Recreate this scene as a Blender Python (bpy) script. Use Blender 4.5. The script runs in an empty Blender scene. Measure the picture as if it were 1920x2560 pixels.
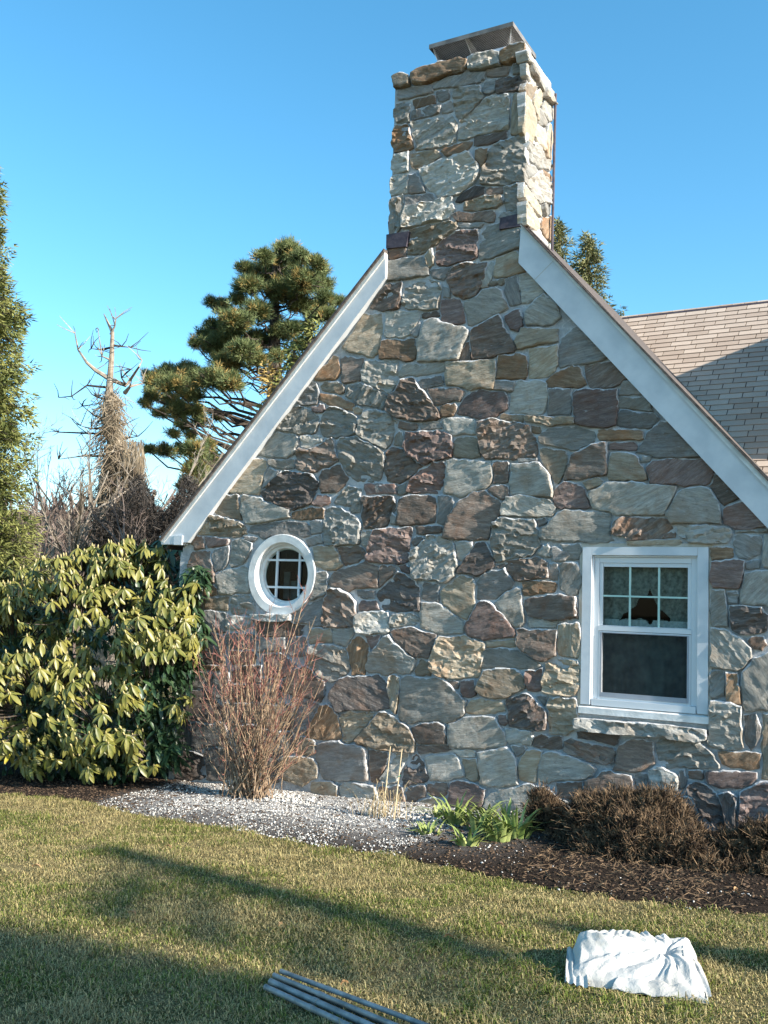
import bpy, math, random
import numpy as np
from mathutils import Vector, Matrix, noise

scene = bpy.context.scene
col = scene.collection
random.seed(7)
rng = np.random.default_rng(7)

# ------------------------------------------------------------------ camera
F = 2429.2
WX = Vector((0.87346297, 0.01502517, 0.4866587))      # world axes written in camera axes
WY = Vector((0.48562222, -0.09898391, -0.86854663))
WZ = Vector((0.03512133, 0.99497559, -0.09375534))
EYE = Vector((0.0, -7.74, 1.62))
cam_d = bpy.data.cameras.new("camera")
cam = bpy.data.objects.new("camera", cam_d)
col.objects.link(cam)
cam_d.sensor_fit = 'HORIZONTAL'
cam_d.sensor_width = 36.0
cam_d.lens = F / 1920.0 * 36.0
cam_d.clip_start = 0.05
cam_d.clip_end = 2000
cam.matrix_world = Matrix(((WX.x, WX.y, WX.z, EYE.x), (WY.x, WY.y, WY.z, EYE.y), (WZ.x, WZ.y, WZ.z, EYE.z), (0, 0, 0, 1)))
scene.camera = cam

# ------------------------------------------------------------------ sky and sun
SUN_EL = math.radians(27.0)
SUN_AZ = math.radians(-5.0)            # measured from +X (along the wall) towards -Y (towards the viewer)
SUN = Vector((math.cos(SUN_EL) * math.cos(SUN_AZ), math.cos(SUN_EL) * math.sin(SUN_AZ), math.sin(SUN_EL)))
world = bpy.data.worlds.new("World")
scene.world = world
world.use_nodes = True
wn = world.node_tree.nodes
wl = world.node_tree.links
sky = wn.new('ShaderNodeTexSky')
sky.sky_type = 'NISHITA'
sky.sun_disc = False
sky.sun_elevation = SUN_EL
sky.sun_rotation = math.radians(90) - SUN_AZ
sky.altitude = 100
sky.air_density = 1.0
sky.dust_density = 0.6
sky.ozone_density = 2.5
bg = wn['Background']
bg.inputs['Strength'].default_value = 0.138
hsv = wn.new('ShaderNodeHueSaturation')
hsv.inputs['Hue'].default_value = 0.483
hsv.inputs['Saturation'].default_value = 1.25
wl.new(sky.outputs['Color'], hsv.inputs['Color'])
wl.new(hsv.outputs['Color'], bg.inputs['Color'])

sun_d = bpy.data.lights.new("sun", 'SUN')
sun_d.energy = 5.0
sun_d.angle = math.radians(0.53)
sun_d.color = (1.0, 0.93, 0.82)
sun_o = bpy.data.objects.new("sun", sun_d)
col.objects.link(sun_o)
sun_o.rotation_euler = SUN.to_track_quat('Z', 'Y').to_euler()
sun_o.location = (10, -5, 12)

scene.view_settings.view_transform = 'Standard'
scene.view_settings.look = 'None'
scene.view_settings.exposure = 1.14
scene.view_settings.gamma = 1.0
scene.view_settings.use_curve_mapping = False

# ------------------------------------------------------------------ helpers
def ray(px, py):
    a, b = px - 960.0, -(py - 1280.0)
    return Vector((WX.x * a + WX.y * b - WX.z * F, WY.x * a + WY.y * b - WY.z * F, WZ.x * a + WZ.y * b - WZ.z * F))
def hit(px, py, n, p0):
    r = ray(px, py); n = Vector(n); t = (Vector(p0) - EYE).dot(n) / r.dot(n)
    return EYE + r * t
def hitY(px, py, y): return hit(px, py, (0, 1, 0), (0, y, 0))
def hitX(px, py, x): return hit(px, py, (1, 0, 0), (x, 0, 0))
def gz(x, y): return 0.045 * (max(min(x, 6), -16) + 1.0)
def hitG(px, py):
    return hit(px, py, (-0.045, 0, 1), (-1, 0, 0))

def tag(o, label=None, cat=None, group=None, kind=None):
    if label: o['label'] = label
    if cat: o['category'] = cat
    if group: o['group'] = group
    if kind: o['kind'] = kind
    return o

def empty(name, loc, label=None, cat=None, group=None):
    o = bpy.data.objects.new(name, None)
    o.empty_display_size = 0.1
    o.location = loc
    col.objects.link(o)
    return tag(o, label, cat, group)

class MB:
    """collects vertices and faces, links them as one mesh object"""
    def __init__(s): s.v = []; s.f = []; s.c = None
    def face(s, pts):
        n = len(s.v); s.v.extend([tuple(p) for p in pts]); s.f.append(tuple(range(n, n + len(pts))))
    def box(s, c, d, ax=None):
        c = Vector(c); n = len(s.v)
        ax = ax or (Vector((1, 0, 0)), Vector((0, 1, 0)), Vector((0, 0, 1)))
        for i in (-1, 1):
            for j in (-1, 1):
                for k in (-1, 1):
                    s.v.append(tuple(c + ax[0] * (i * d[0] / 2) + ax[1] * (j * d[1] / 2) + ax[2] * (k * d[2] / 2)))
        for q in ((0, 1, 3, 2), (4, 6, 7, 5), (0, 4, 5, 1), (2, 3, 7, 6), (0, 2, 6, 4), (1, 5, 7, 3)):
            s.f.append(tuple(n + i for i in q))
    def bb(s, x0, x1, y0, y1, z0, z1):
        s.box(((x0 + x1) / 2, (y0 + y1) / 2, (z0 + z1) / 2), (abs(x1 - x0), abs(y1 - y0), abs(z1 - z0)))
    def prism(s, pts, d):
        """pts: closed loop of points; d: extrusion vector"""
        n = len(s.v); m = len(pts); d = Vector(d)
        for p in pts: s.v.append(tuple(p))
        for p in pts: s.v.append(tuple(Vector(p) + d))
        s.f.append(tuple(range(n, n + m))); s.f.append(tuple(reversed(range(n + m, n + 2 * m))))
        for i in range(m):
            j = (i + 1) % m
            s.f.append((n + i, n + m + i, n + m + j, n + j))
    def tube(s, pts, radii, sides=6, cap=True):
        pts = [Vector(p) for p in pts]
        if isinstance(radii, (int, float)): radii = [radii] * len(pts)
        n0 = len(s.v); prev = None
        for i, p in enumerate(pts):
            t = (pts[min(i + 1, len(pts) - 1)] - pts[max(i - 1, 0)])
            if t.length < 1e-9: t = Vector((0, 0, 1))
            t.normalize()
            u = prev if prev is not None else (Vector((0, 0, 1)) if abs(t.z) < 0.9 else Vector((1, 0, 0)))
            u = u - t * u.dot(t)
            if u.length < 1e-6: u = t.orthogonal()
            u.normalize(); prev = u; w = t.cross(u)
            for k in range(sides):
                a = 2 * math.pi * k / sides
                s.v.append(tuple(p + (u * math.cos(a) + w * math.sin(a)) * radii[i]))
        for i in range(len(pts) - 1):
            for k in range(sides):
                a = n0 + i * sides + k; b = n0 + i * sides + (k + 1) % sides
                s.f.append((a, b, b + sides, a + sides))
        if cap:
            s.f.append(tuple(reversed(range(n0, n0 + sides))))
            e = n0 + (len(pts) - 1) * sides
            s.f.append(tuple(range(e, e + sides)))
    def build(s, name, mat, parent=None, smooth=False, loc=None):
        me = bpy.data.meshes.new(name)
        vs = s.v
        if loc is not None:
            loc = Vector(loc); vs = [(a - loc.x, b - loc.y, c - loc.z) for a, b, c in vs]
        me.from_pydata(vs, [], s.f)
        if mat: me.materials.append(mat)
        if smooth: me.polygons.foreach_set('use_smooth', [True] * len(me.polygons))
        o = bpy.data.objects.new(name, me)
        col.objects.link(o)
        if loc is not None: o.location = loc
        if parent is not None:
            o.parent = parent
            o.matrix_parent_inverse = world_of(parent).inverted()
        return o

def world_of(o):
    m = o.matrix_basis.copy()
    if o.parent: m = world_of(o.parent) @ o.matrix_parent_inverse @ m
    return m

def np_mesh(name, V, Fa, mat, colors=None, parent=None, smooth=False):
    """V (n,3), Fa (m,k) all the same size"""
    me = bpy.data.meshes.new(name)
    V = np.asarray(V, dtype=np.float32); Fa = np.asarray(Fa, dtype=np.int32)
    m, k = Fa.shape
    me.vertices.add(len(V)); me.vertices.foreach_set('co', V.ravel())
    me.loops.add(m * k); me.loops.foreach_set('vertex_index', Fa.ravel())
    me.polygons.add(m)
    me.polygons.foreach_set('loop_start', np.arange(0, m * k, k, dtype=np.int32))
    me.polygons.foreach_set('loop_total', np.full(m, k, dtype=np.int32))
    if smooth: me.polygons.foreach_set('use_smooth', np.ones(m, dtype=bool))
    me.update(calc_edges=True)
    if colors is not None:
        a = me.color_attributes.new('tint', 'FLOAT_COLOR', 'POINT')
        a.data.foreach_set('color', np.asarray(colors, dtype=np.float32).ravel())
    me.materials.append(mat)
    o = bpy.data.objects.new(name, me); col.objects.link(o)
    if parent is not None:
        o.parent = parent; o.matrix_parent_inverse = world_of(parent).inverted()
    return o

# ------------------------------------------------------------------ materials
def new_mat(name, rough=0.7, spec=0.3, metal=0.0):
    m = bpy.data.materials.new(name); m.use_nodes = True
    nt = m.node_tree; b = nt.nodes['Principled BSDF']
    b.inputs['Roughness'].default_value = rough
    b.inputs['Specular IOR Level'].default_value = spec
    b.inputs['Metallic'].default_value = metal
    return m, nt, b
def nd(nt, t, **k):
    n = nt.nodes.new(t)
    for a, v in k.items(): setattr(n, a, v)
    return n
def coords(nt, kind='Object', scale=(1, 1, 1), rnd=0.0):
    tc = nd(nt, 'ShaderNodeTexCoord'); mp = nd(nt, 'ShaderNodeMapping'); mp.inputs['Scale'].default_value = scale
    if kind == 'World':
        g = nd(nt, 'ShaderNodeNewGeometry'); nt.links.new(g.outputs['Position'], mp.inputs['Vector'])
    else: nt.links.new(tc.outputs[kind], mp.inputs['Vector'])
    if rnd:
        oi = nd(nt, 'ShaderNodeObjectInfo'); mu = nd(nt, 'ShaderNodeMath', operation='MULTIPLY'); mu.inputs[1].default_value = rnd
        nt.links.new(oi.outputs['Random'], mu.inputs[0]); nt.links.new(mu.outputs[0], mp.inputs['Location'])
    return mp.outputs['Vector']
def noi(nt, vec, scale, detail=4, rough=0.55, dist=0.0):
    n = nd(nt, 'ShaderNodeTexNoise'); n.inputs['Scale'].default_value = scale; n.inputs['Detail'].default_value = detail
    n.inputs['Roughness'].default_value = rough; n.inputs['Distortion'].default_value = dist
    nt.links.new(vec, n.inputs['Vector']); return n.outputs['Fac']
def ramp(nt, fac, stops):
    r = nd(nt, 'ShaderNodeValToRGB'); el = r.color_ramp.elements
    while len(el) < len(stops): el.new(0.5)
    for e, (p, c) in zip(el, stops):
        e.position = p; e.color = (c[0], c[1], c[2], 1) if not isinstance(c, (int, float)) else (c, c, c, 1)
    nt.links.new(fac, r.inputs['Fac']); return r.outputs['Color']
def mixc(nt, fac, a, b, blend='MIX'):
    m = nd(nt, 'ShaderNodeMix', data_type='RGBA', blend_type=blend)
    for s, v in ((m.inputs[0], fac), (m.inputs[6], a), (m.inputs[7], b)):
        if isinstance(v, (int, float)): s.default_value = v
        elif isinstance(v, tuple): s.default_value = (v[0], v[1], v[2], 1)
        else: nt.links.new(v, s)
    return m.outputs[2]
def bump(nt, b, h, strength=0.3, dist=0.01):
    n = nd(nt, 'ShaderNodeBump'); n.inputs['Strength'].default_value = strength; n.inputs['Distance'].default_value = dist
    nt.links.new(h, n.inputs['Height']); nt.links.new(n.outputs['Normal'], b.inputs['Normal'])
def simple(name, c1, c2, scale=8, rough=0.7, spec=0.3, metal=0.0, kind='World', bmp=0.0, bs=60, mid=(0.35, 0.65), stretch=(1, 1, 1)):
    m, nt, b = new_mat(name, rough, spec, metal)
    v = coords(nt, kind, stretch)
    nt.links.new(ramp(nt, noi(nt, v, scale), [(mid[0], c1), (mid[1], c2)]), b.inputs['Base Color'])
    if bmp: bump(nt, b, noi(nt, v, bs, 5), bmp, 0.01)
    return m

def stone_mat(name, a, c, d, rust=(0.22, 0.1, 0.04), rust_amt=0.5):
    m, nt, b = new_mat(name, 0.72, 0.35)
    v = coords(nt, 'Object', (1, 1, 1), 37.0)
    vs = coords(nt, 'Object', (1.2, 1.0, 7.0), 53.0)
    big = noi(nt, v, 4.5, 4, 0.6, 0.6)
    st = noi(nt, vs, 6.5, 8, 0.72, 0.35)
    base = ramp(nt, st, [(0.30, a), (0.5, c), (0.68, d)])
    rm = ramp(nt, big, [(0.50, 0.0), (0.72, 1.0)])
    rfac = nd(nt, 'ShaderNodeMath', operation='MULTIPLY'); rfac.inputs[1].default_value = rust_amt
    nt.links.new(rm, rfac.inputs[0])
    base = mixc(nt, rfac.outputs[0], base, rust)
    # per stone brightness
    oi = nd(nt, 'ShaderNodeObjectInfo'); mr = nd(nt, 'ShaderNodeMapRange')
    mr.inputs['To Min'].default_value = 0.66; mr.inputs['To Max'].default_value = 1.3
    nt.links.new(oi.outputs['Random'], mr.inputs['Value'])
    base = mixc(nt, 1.0, base, mr.outputs['Result'], 'MULTIPLY')
    # pale mortar smears and lime bloom, dark mineral specks
    fine = noi(nt, v, 22, 6, 0.7)
    lime = ramp(nt, noi(nt, vs, 9, 5, 0.7, 1.0), [(0.60, 0.0), (0.74, 0.55)])
    base = mixc(nt, lime, base, (0.46, 0.47, 0.48))
    base = mixc(nt, ramp(nt, fine, [(0.28, 0.45), (0.42, 0.0)]), base, (0.05, 0.045, 0.04))
    # mortar smeared over the stone's rim ('rim' is high at the outline, higher on upper edges)
    at = nd(nt, 'ShaderNodeAttribute', attribute_name='rim')
    rn = nd(nt, 'ShaderNodeMath', operation='ADD'); nt.links.new(at.outputs['Fac'], rn.inputs[0]); nt.links.new(noi(nt, v, 26, 5, 0.7), rn.inputs[1])
    sc_ = nd(nt, 'ShaderNodeMath', operation='MULTIPLY'); sc_.inputs[1].default_value = 0.62
    nt.links.new(rn.outputs[0], sc_.inputs[0])
    rimf = ramp(nt, sc_.outputs[0], [(0.54, 0.0), (0.68, 0.9)])
    base = mixc(nt, rimf, base, (0.58, 0.58, 0.58))
    nt.links.new(base, b.inputs['Base Color'])
    add = nd(nt, 'ShaderNodeMath', operation='ADD')
    nt.links.new(noi(nt, vs, 14, 6, 0.7, 0.5), add.inputs[0]); nt.links.new(fine, add.inputs[1])
    bump(nt, b, add.outputs[0], 0.7, 0.016)
    return m
SM = {
 'g': stone_mat('stone_grey_blue', (0.135, 0.128, 0.12), (0.225, 0.215, 0.20), (0.33, 0.318, 0.295), (0.19, 0.12, 0.075), 0.55),
 'G': stone_mat('stone_pale_grey_green', (0.20, 0.188, 0.165), (0.32, 0.302, 0.265), (0.45, 0.425, 0.375), (0.25, 0.165, 0.095), 0.6),
 't': stone_mat('stone_tan', (0.20, 0.16, 0.115), (0.33, 0.27, 0.195), (0.43, 0.385, 0.315), (0.27, 0.145, 0.07), 0.65),
 'b': stone_mat('stone_brown', (0.10, 0.078, 0.064), (0.185, 0.143, 0.115), (0.29, 0.24, 0.20), (0.19, 0.085, 0.04), 0.65),
 'r': stone_mat('stone_red_brown', (0.105, 0.075, 0.066), (0.19, 0.135, 0.117), (0.28, 0.22, 0.195), (0.20, 0.085, 0.045), 0.6),
 'o': stone_mat('stone_rusty', (0.12, 0.08, 0.053), (0.23, 0.15, 0.09), (0.34, 0.25, 0.17), (0.27, 0.12, 0.045), 0.65),
 'k': stone_mat('stone_dark', (0.055, 0.047, 0.043), (0.11, 0.093, 0.083), (0.19, 0.165, 0.145), (0.15, 0.08, 0.045), 0.5),
 'W': stone_mat('stone_whitish', (0.25, 0.24, 0.215), (0.38, 0.365, 0.33), (0.52, 0.50, 0.46), (0.28, 0.20, 0.12), 0.45),
 'y': stone_mat('stone_golden', (0.30, 0.26, 0.19), (0.42, 0.36, 0.27), (0.50, 0.45, 0.37), (0.40, 0.27, 0.14), 0.45),
}
def mortar_mat():
    m, nt, b = new_mat('mortar', 0.9, 0.15)
    v = coords(nt, 'World')
    c = ramp(nt, noi(nt, v, 5, 5, 0.65), [(0.3, (0.30, 0.305, 0.315)), (0.5, (0.43, 0.435, 0.445)), (0.68, (0.58, 0.58, 0.58))])
    lime = ramp(nt, noi(nt, v, 28, 5, 0.7, 1.0), [(0.52, 0.0), (0.66, 0.8)])
    c = mixc(nt, lime, c, (0.62, 0.62, 0.62))
    c = mixc(nt, ramp(nt, noi(nt, v, 3.0, 4, 0.7), [(0.3, 0.6), (0.42, 0.0)]), c, (0.10, 0.09, 0.085))
    nt.links.new(c, b.inputs['Base Color'])
    bump(nt, b, noi(nt, v, 60, 6, 0.75), 0.8, 0.012)
    return m
M_mortar = mortar_mat()
M_paint = simple('white_paint', (0.54, 0.57, 0.60), (0.66, 0.68, 0.70), 5, 0.5, 0.4, bmp=0.12, bs=14)
M_paint_old = simple('old_white_paint', (0.60, 0.60, 0.58), (0.78, 0.78, 0.76), 9, 0.6, 0.3, bmp=0.25, bs=40)
M_caulk = simple('beige_caulk', (0.42, 0.37, 0.30), (0.56, 0.50, 0.42), 14, 0.8, 0.2, bmp=0.3)
M_vinyl = simple('white_vinyl', (0.62, 0.65, 0.68), (0.68, 0.70, 0.72), 2, 0.35, 0.5)
M_muntin = simple('pale_green_muntin', (0.42, 0.62, 0.56), (0.48, 0.66, 0.60), 5, 0.4, 0.4)
M_screen_frame = simple('grey_screen_frame', (0.30, 0.32, 0.36), (0.36, 0.38, 0.42), 5, 0.5, 0.4)
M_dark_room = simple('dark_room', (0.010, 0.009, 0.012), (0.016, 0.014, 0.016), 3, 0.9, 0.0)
M_lace = simple('lace_curtain', (0.10, 0.12, 0.11), (0.34, 0.38, 0.35), 30, 0.9, 0.1, bmp=0.3, mid=(0.3, 0.75))
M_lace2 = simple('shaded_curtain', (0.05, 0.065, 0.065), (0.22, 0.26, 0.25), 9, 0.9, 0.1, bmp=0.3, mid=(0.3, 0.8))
M_shingle_edge = simple('roof_edge_shingle', (0.07, 0.06, 0.055), (0.14, 0.12, 0.11), 25, 0.9, 0.1, bmp=0.5)
M_galv = simple('galvanised_steel', (0.13, 0.115, 0.10), (0.26, 0.235, 0.21), 9, 0.5, 0.5, 0.3)
M_galv_pale = simple('pale_galvanised_steel', (0.5, 0.5, 0.52), (0.62, 0.62, 0.64), 9, 0.4, 0.5, 0.5)
M_slate = simple('slate_flashing', (0.05, 0.04, 0.055), (0.09, 0.075, 0.09), 20, 0.7, 0.3, bmp=0.3)
M_pole = simple('grey_pole_paint', (0.16, 0.165, 0.16), (0.34, 0.34, 0.33), 12, 0.5, 0.4, 0.2, bmp=0.1)
M_bark = simple('dark_bark', (0.035, 0.028, 0.022), (0.10, 0.08, 0.065), 14, 0.9, 0.1, bmp=0.6)
M_bark_pale = simple('pale_dead_wood', (0.20, 0.16, 0.12), (0.36, 0.31, 0.25), 10, 0.9, 0.1, bmp=0.4)
M_vine = simple('dry_vine', (0.07, 0.05, 0.035), (0.36, 0.29, 0.20), 2.5, 0.9, 0.1)
M_twig_grey = simple('bare_twigs', (0.09, 0.065, 0.055), (0.20, 0.155, 0.13), 3, 0.9, 0.1)
M_stem_brown = simple('tan_stem', (0.12, 0.072, 0.048), (0.42, 0.30, 0.19), 22, 0.7, 0.3)
M_stem_red = simple('red_twig', (0.14, 0.045, 0.038), (0.34, 0.15, 0.11), 22, 0.7, 0.3)
M_dry = simple('dry_bush_twig', (0.02, 0.014, 0.011), (0.27, 0.18, 0.105), 16, 0.85, 0.15, mid=(0.4, 0.68))
M_needle = simple('pine_needles', (0.05, 0.08, 0.03), (0.20, 0.225, 0.09), 2.2, 0.6, 0.25)
M_needle_brown = simple('browning_needles', (0.26, 0.19, 0.06), (0.40, 0.28, 0.10), 2.2, 0.7, 0.2)
M_spruce = simple('spruce_needles', (0.08, 0.10, 0.03), (0.26, 0.26, 0.08), 3.0, 0.65, 0.2)
M_fir = simple('fir_needles', (0.11, 0.12, 0.05), (0.28, 0.27, 0.12), 3.0, 0.65, 0.2)
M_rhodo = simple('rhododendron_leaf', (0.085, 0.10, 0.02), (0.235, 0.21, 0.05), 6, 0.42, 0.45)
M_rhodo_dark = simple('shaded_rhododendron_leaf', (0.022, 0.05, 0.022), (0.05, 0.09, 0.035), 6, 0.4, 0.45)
M_yellow_leaf = simple('yellow_leaf', (0.35, 0.30, 0.03), (0.45, 0.36, 0.06), 6, 0.5, 0.4)
M_bud = simple('pale_bud', (0.40, 0.33, 0.14), (0.52, 0.44, 0.22), 20, 0.6, 0.3)
M_iris = simple('fresh_green_leaf', (0.13, 0.20, 0.045), (0.34, 0.37, 0.13), 9, 0.5, 0.4)
M_straw = simple('straw', (0.34, 0.24, 0.12), (0.55, 0.43, 0.25), 20, 0.8, 0.2)
M_bamboo = simple('bamboo_stake', (0.50, 0.38, 0.22), (0.62, 0.50, 0.32), 20, 0.6, 0.3)
M_pebble = simple('white_pebble', (0.34, 0.32, 0.29), (0.70, 0.67, 0.62), 60, 0.7, 0.3)
M_mulch = simple('mulch_chip', (0.02, 0.014, 0.011), (0.15, 0.10, 0.065), 30, 0.9, 0.1)
M_deadleaf = simple('fallen_leaf', (0.26, 0.14, 0.06), (0.44, 0.28, 0.15), 20, 0.8, 0.2)

def glass_mat():
    m, nt, b = new_mat('window_glass')
    out = nt.nodes['Material Output']
    tr = nd(nt, 'ShaderNodeBsdfTransparent'); tr.inputs['Color'].default_value = (0.72, 0.80, 0.78, 1)
    gl = nd(nt, 'ShaderNodeBsdfGlossy'); gl.inputs['Roughness'].default_value = 0.02
    fr = nd(nt, 'ShaderNodeFresnel'); fr.inputs['IOR'].default_value = 1.22
    mx = nd(nt, 'ShaderNodeMixShader')
    nt.links.new(fr.outputs[0], mx.inputs[0]); nt.links.new(tr.outputs[0], mx.inputs[1]); nt.links.new(gl.outputs[0], mx.inputs[2])
    nt.links.new(mx.outputs[0], out.inputs['Surface'])
    return m
M_glass = glass_mat()
def screen_mat():
    m, nt, b = new_mat('insect_screen', 0.8, 0.1)
    b.inputs['Base Color'].default_value = (0.05, 0.055, 0.06, 1)
    b.inputs['Alpha'].default_value = 0.32
    return m
M_screen = screen_mat()
def cloth_mat():
    m, nt, b = new_mat('canvas_cloth', 0.9, 0.1)
    v = coords(nt, 'World')
    c = ramp(nt, noi(nt, v, 5, 4), [(0.35, (0.43, 0.41, 0.37)), (0.6, (0.53, 0.51, 0.47))])
    c = mixc(nt, ramp(nt, noi(nt, v, 11, 4, 0.7), [(0.60, 0.0), (0.75, 0.5)]), c, (0.38, 0.34, 0.27))
    nt.links.new(c, b.inputs['Base Color'])
    bump(nt, b, noi(nt, v, 28, 4, 0.6, 0.6), 0.35, 0.02)
    return m
M_cloth = cloth_mat()
def shingle_mat(name, a, c):
    m, nt, b = new_mat(name, 0.95, 0.1)
    v = coords(nt, 'World')
    oi = nd(nt, 'ShaderNodeObjectInfo')
    base = ramp(nt, oi.outputs['Random'], [(0.0, a), (1.0, c)])
    base = mixc(nt, ramp(nt, noi(nt, v, 90, 3, 0.7), [(0.3, 0.35), (0.7, 0.0)]), base, (a[0] * .6, a[1] * .6, a[2] * .6))
    base = mixc(nt, ramp(nt, noi(nt, v, 1.3, 3), [(0.35, 0.25), (0.65, 0.0)]), base, (a[0] * .7, a[1] * .66, a[2] * .66))
    nt.links.new(base, b.inputs['Base Color'])
    bump(nt, b, noi(nt, v, 140, 3, 0.7), 0.4, 0.004)
    return m
M_shingle = shingle_mat('asphalt_shingle', (0.44, 0.34, 0.265), (0.62, 0.50, 0.40))
def tint_mat(name, rough=0.7, spec=0.15, patch=True):
    m, nt, b = new_mat(name, rough, spec)
    at = nd(nt, 'ShaderNodeAttribute', attribute_name='tint')
    nt.links.new(at.outputs['Color'], b.inputs['Base Color'])
    return m
M_tint = tint_mat('grass_blade')
def lawn_mat():
    m, nt, b = new_mat('lawn_soil', 0.95, 0.05)
    v = coords(nt, 'World')
    c = ramp(nt, noi(nt, v, 1.6, 5, 0.65), [(0.35, (0.09, 0.095, 0.03)), (0.5, (0.16, 0.14, 0.06)), (0.66, (0.24, 0.19, 0.10))])
    c = mixc(nt, ramp(nt, noi(nt, v, 70, 5, 0.7), [(0.35, 0.6), (0.6, 0.0)]), c, (0.035, 0.032, 0.015))
    nt.links.new(c, b.inputs['Base Color'])
    bump(nt, b, noi(nt, v, 90, 5, 0.75), 0.9, 0.02)
    return m
M_lawn = lawn_mat()
def bed_mat():
    m, nt, b = new_mat('bed_soil', 0.95, 0.05)
    v = coords(nt, 'World')
    dark = ramp(nt, noi(nt, v, 45, 6, 0.75), [(0.35, (0.016, 0.012, 0.010)), (0.55, (0.045, 0.033, 0.026)), (0.7, (0.12, 0.09, 0.07))])
    grey = ramp(nt, noi(nt, v, 60, 6, 0.8), [(0.32, (0.14, 0.135, 0.13)), (0.46, (0.36, 0.35, 0.34)), (0.60, (0.60, 0.59, 0.57))])
    sx = nd(nt, 'ShaderNodeSeparateXYZ'); g = nd(nt, 'ShaderNodeNewGeometry'); nt.links.new(g.outputs['Position'], sx.inputs[0])
    # the bleached grit lies west of x = -2.9 and thins towards the lawn
    mr = nd(nt, 'ShaderNodeMapRange'); mr.inputs['From Min'].default_value = -2.3; mr.inputs['From Max'].default_value = -3.5
    nt.links.new(sx.outputs['X'], mr.inputs['Value'])
    mr3 = nd(nt, 'ShaderNodeMapRange'); mr3.inputs['From Min'].default_value = -6.7; mr3.inputs['From Max'].default_value = -6.0
    nt.links.new(sx.outputs['X'], mr3.inputs['Value'])
    mr2 = nd(nt, 'ShaderNodeMapRange'); mr2.inputs['From Min'].default_value = -1.7; mr2.inputs['From Max'].default_value = -0.7
    nt.links.new(sx.outputs['Y'], mr2.inputs['Value'])
    mu = nd(nt, 'ShaderNodeMath', operation='MULTIPLY'); nt.links.new(mr.outputs[0], mu.inputs[0]); nt.links.new(mr2.outputs[0], mu.inputs[1])
    mu2 = nd(nt, 'ShaderNodeMath', operation='MULTIPLY'); nt.links.new(mu.outputs[0], mu2.inputs[0]); nt.links.new(mr3.outputs[0], mu2.inputs[1])
    pn = ramp(nt, noi(nt, v, 6, 5, 0.7), [(0.25, 0.35), (0.5, 1.0)])
    mu3 = nd(nt, 'ShaderNodeMath', operation='MULTIPLY'); nt.links.new(mu2.outputs[0], mu3.inputs[0]); nt.links.new(pn, mu3.inputs[1])
    nt.links.new(mixc(nt, mu3.outputs[0], dark, grey), b.inputs['Base Color'])
    bump(nt, b, noi(nt, v, 55, 6, 0.8), 1.0, 0.03)
    return m
M_bed = bed_mat()
# ------------------------------------------------------------------ stone outlines
# each line: colour code (+ w rough broken face, + s standing proud), then the outline; blocks are 500 x 400 source pixels blown up 3.318 times
CHIM = {
 (940, 0): """
ts 155,650 270,630 265,700 240,715 155,722
os 300,615 470,570 620,530 755,500 760,520 700,575 580,610 400,680 300,690
Gsw 770,480 900,460 1010,435 1015,530 900,560 770,572
osw 1035,440 1240,392 1250,480 1100,500 1035,508
g 180,745 340,715 465,720 470,760 300,800 185,825
g 475,700 650,640 900,600 885,650 700,705 480,740
b 920,570 1085,565 1080,615 930,625
gw 905,690 1000,655 990,750 940,785 890,750
kw 1000,680 1220,630 1225,740 1000,775
G 1145,540 1220,505 1235,600 1150,605
o 305,830 495,795 500,860 320,895
g 500,760 610,740 600,820 510,835
gw 290,920 540,860 520,930 290,1000
g 565,860 625,840 625,910 550,935
Gw 635,760 730,735 850,728 885,800 700,1000 665,960
Gw 175,850 270,845 275,1010 170,1020
ow 160,1035 265,1035 305,1220 160,1255
Gw 290,1010 630,960 670,1020 650,1170 480,1220 340,1230 320,1130
Gw 685,1020 820,920 940,800 1100,780 1095,1070 690,1150
t 1130,900 1150,765 1220,765 1215,1100 1130,1105
b 820,1135 1080,1085 1080,1140 810,1200
o 555,1260 800,1170 780,1210 600,1290
""",
 (940, 300): """
tw 290,290 500,260 520,300 400,360 290,385
Ww 150,290 265,275 265,420 140,445
Gws 950,240 1100,165 1240,115 1225,500 1050,535 890,510 880,440
o 840,260 935,235 920,320 870,385 830,320
Wws 385,500 380,420 520,350 745,290 840,360 850,440 700,600 520,625 470,590
Gw 130,460 265,445 265,600 135,615
g 270,450 360,480 400,590 270,600
g 240,640 470,615 475,670 250,700
Gw 115,660 220,630 235,690 200,890 120,930
Wws 270,740 450,690 630,660 640,740 600,790 420,830 240,890 225,850
b 915,585 1050,560 1050,600 920,612
k 660,680 740,600 890,570 900,610 760,660
tw 745,680 1045,630 1050,690 800,755 740,740
b 660,790 960,765 960,830 700,845 660,830
Gw 1065,560 1200,530 1210,740 1090,755 1060,700
g 1060,770 1200,750 1200,790 1040,800
tw 290,920 670,850 680,890 540,990 370,1095 275,1105
g 690,850 880,865 860,895 700,905
b 90,1075 240,1058 245,1130 90,1155
G 870,900 1160,870 1180,1050 1000,1125 870,1160 845,1080 860,930
rw 540,1000 690,915 850,910 830,1130 600,1205 520,1200 500,1090
""",
}
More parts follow.
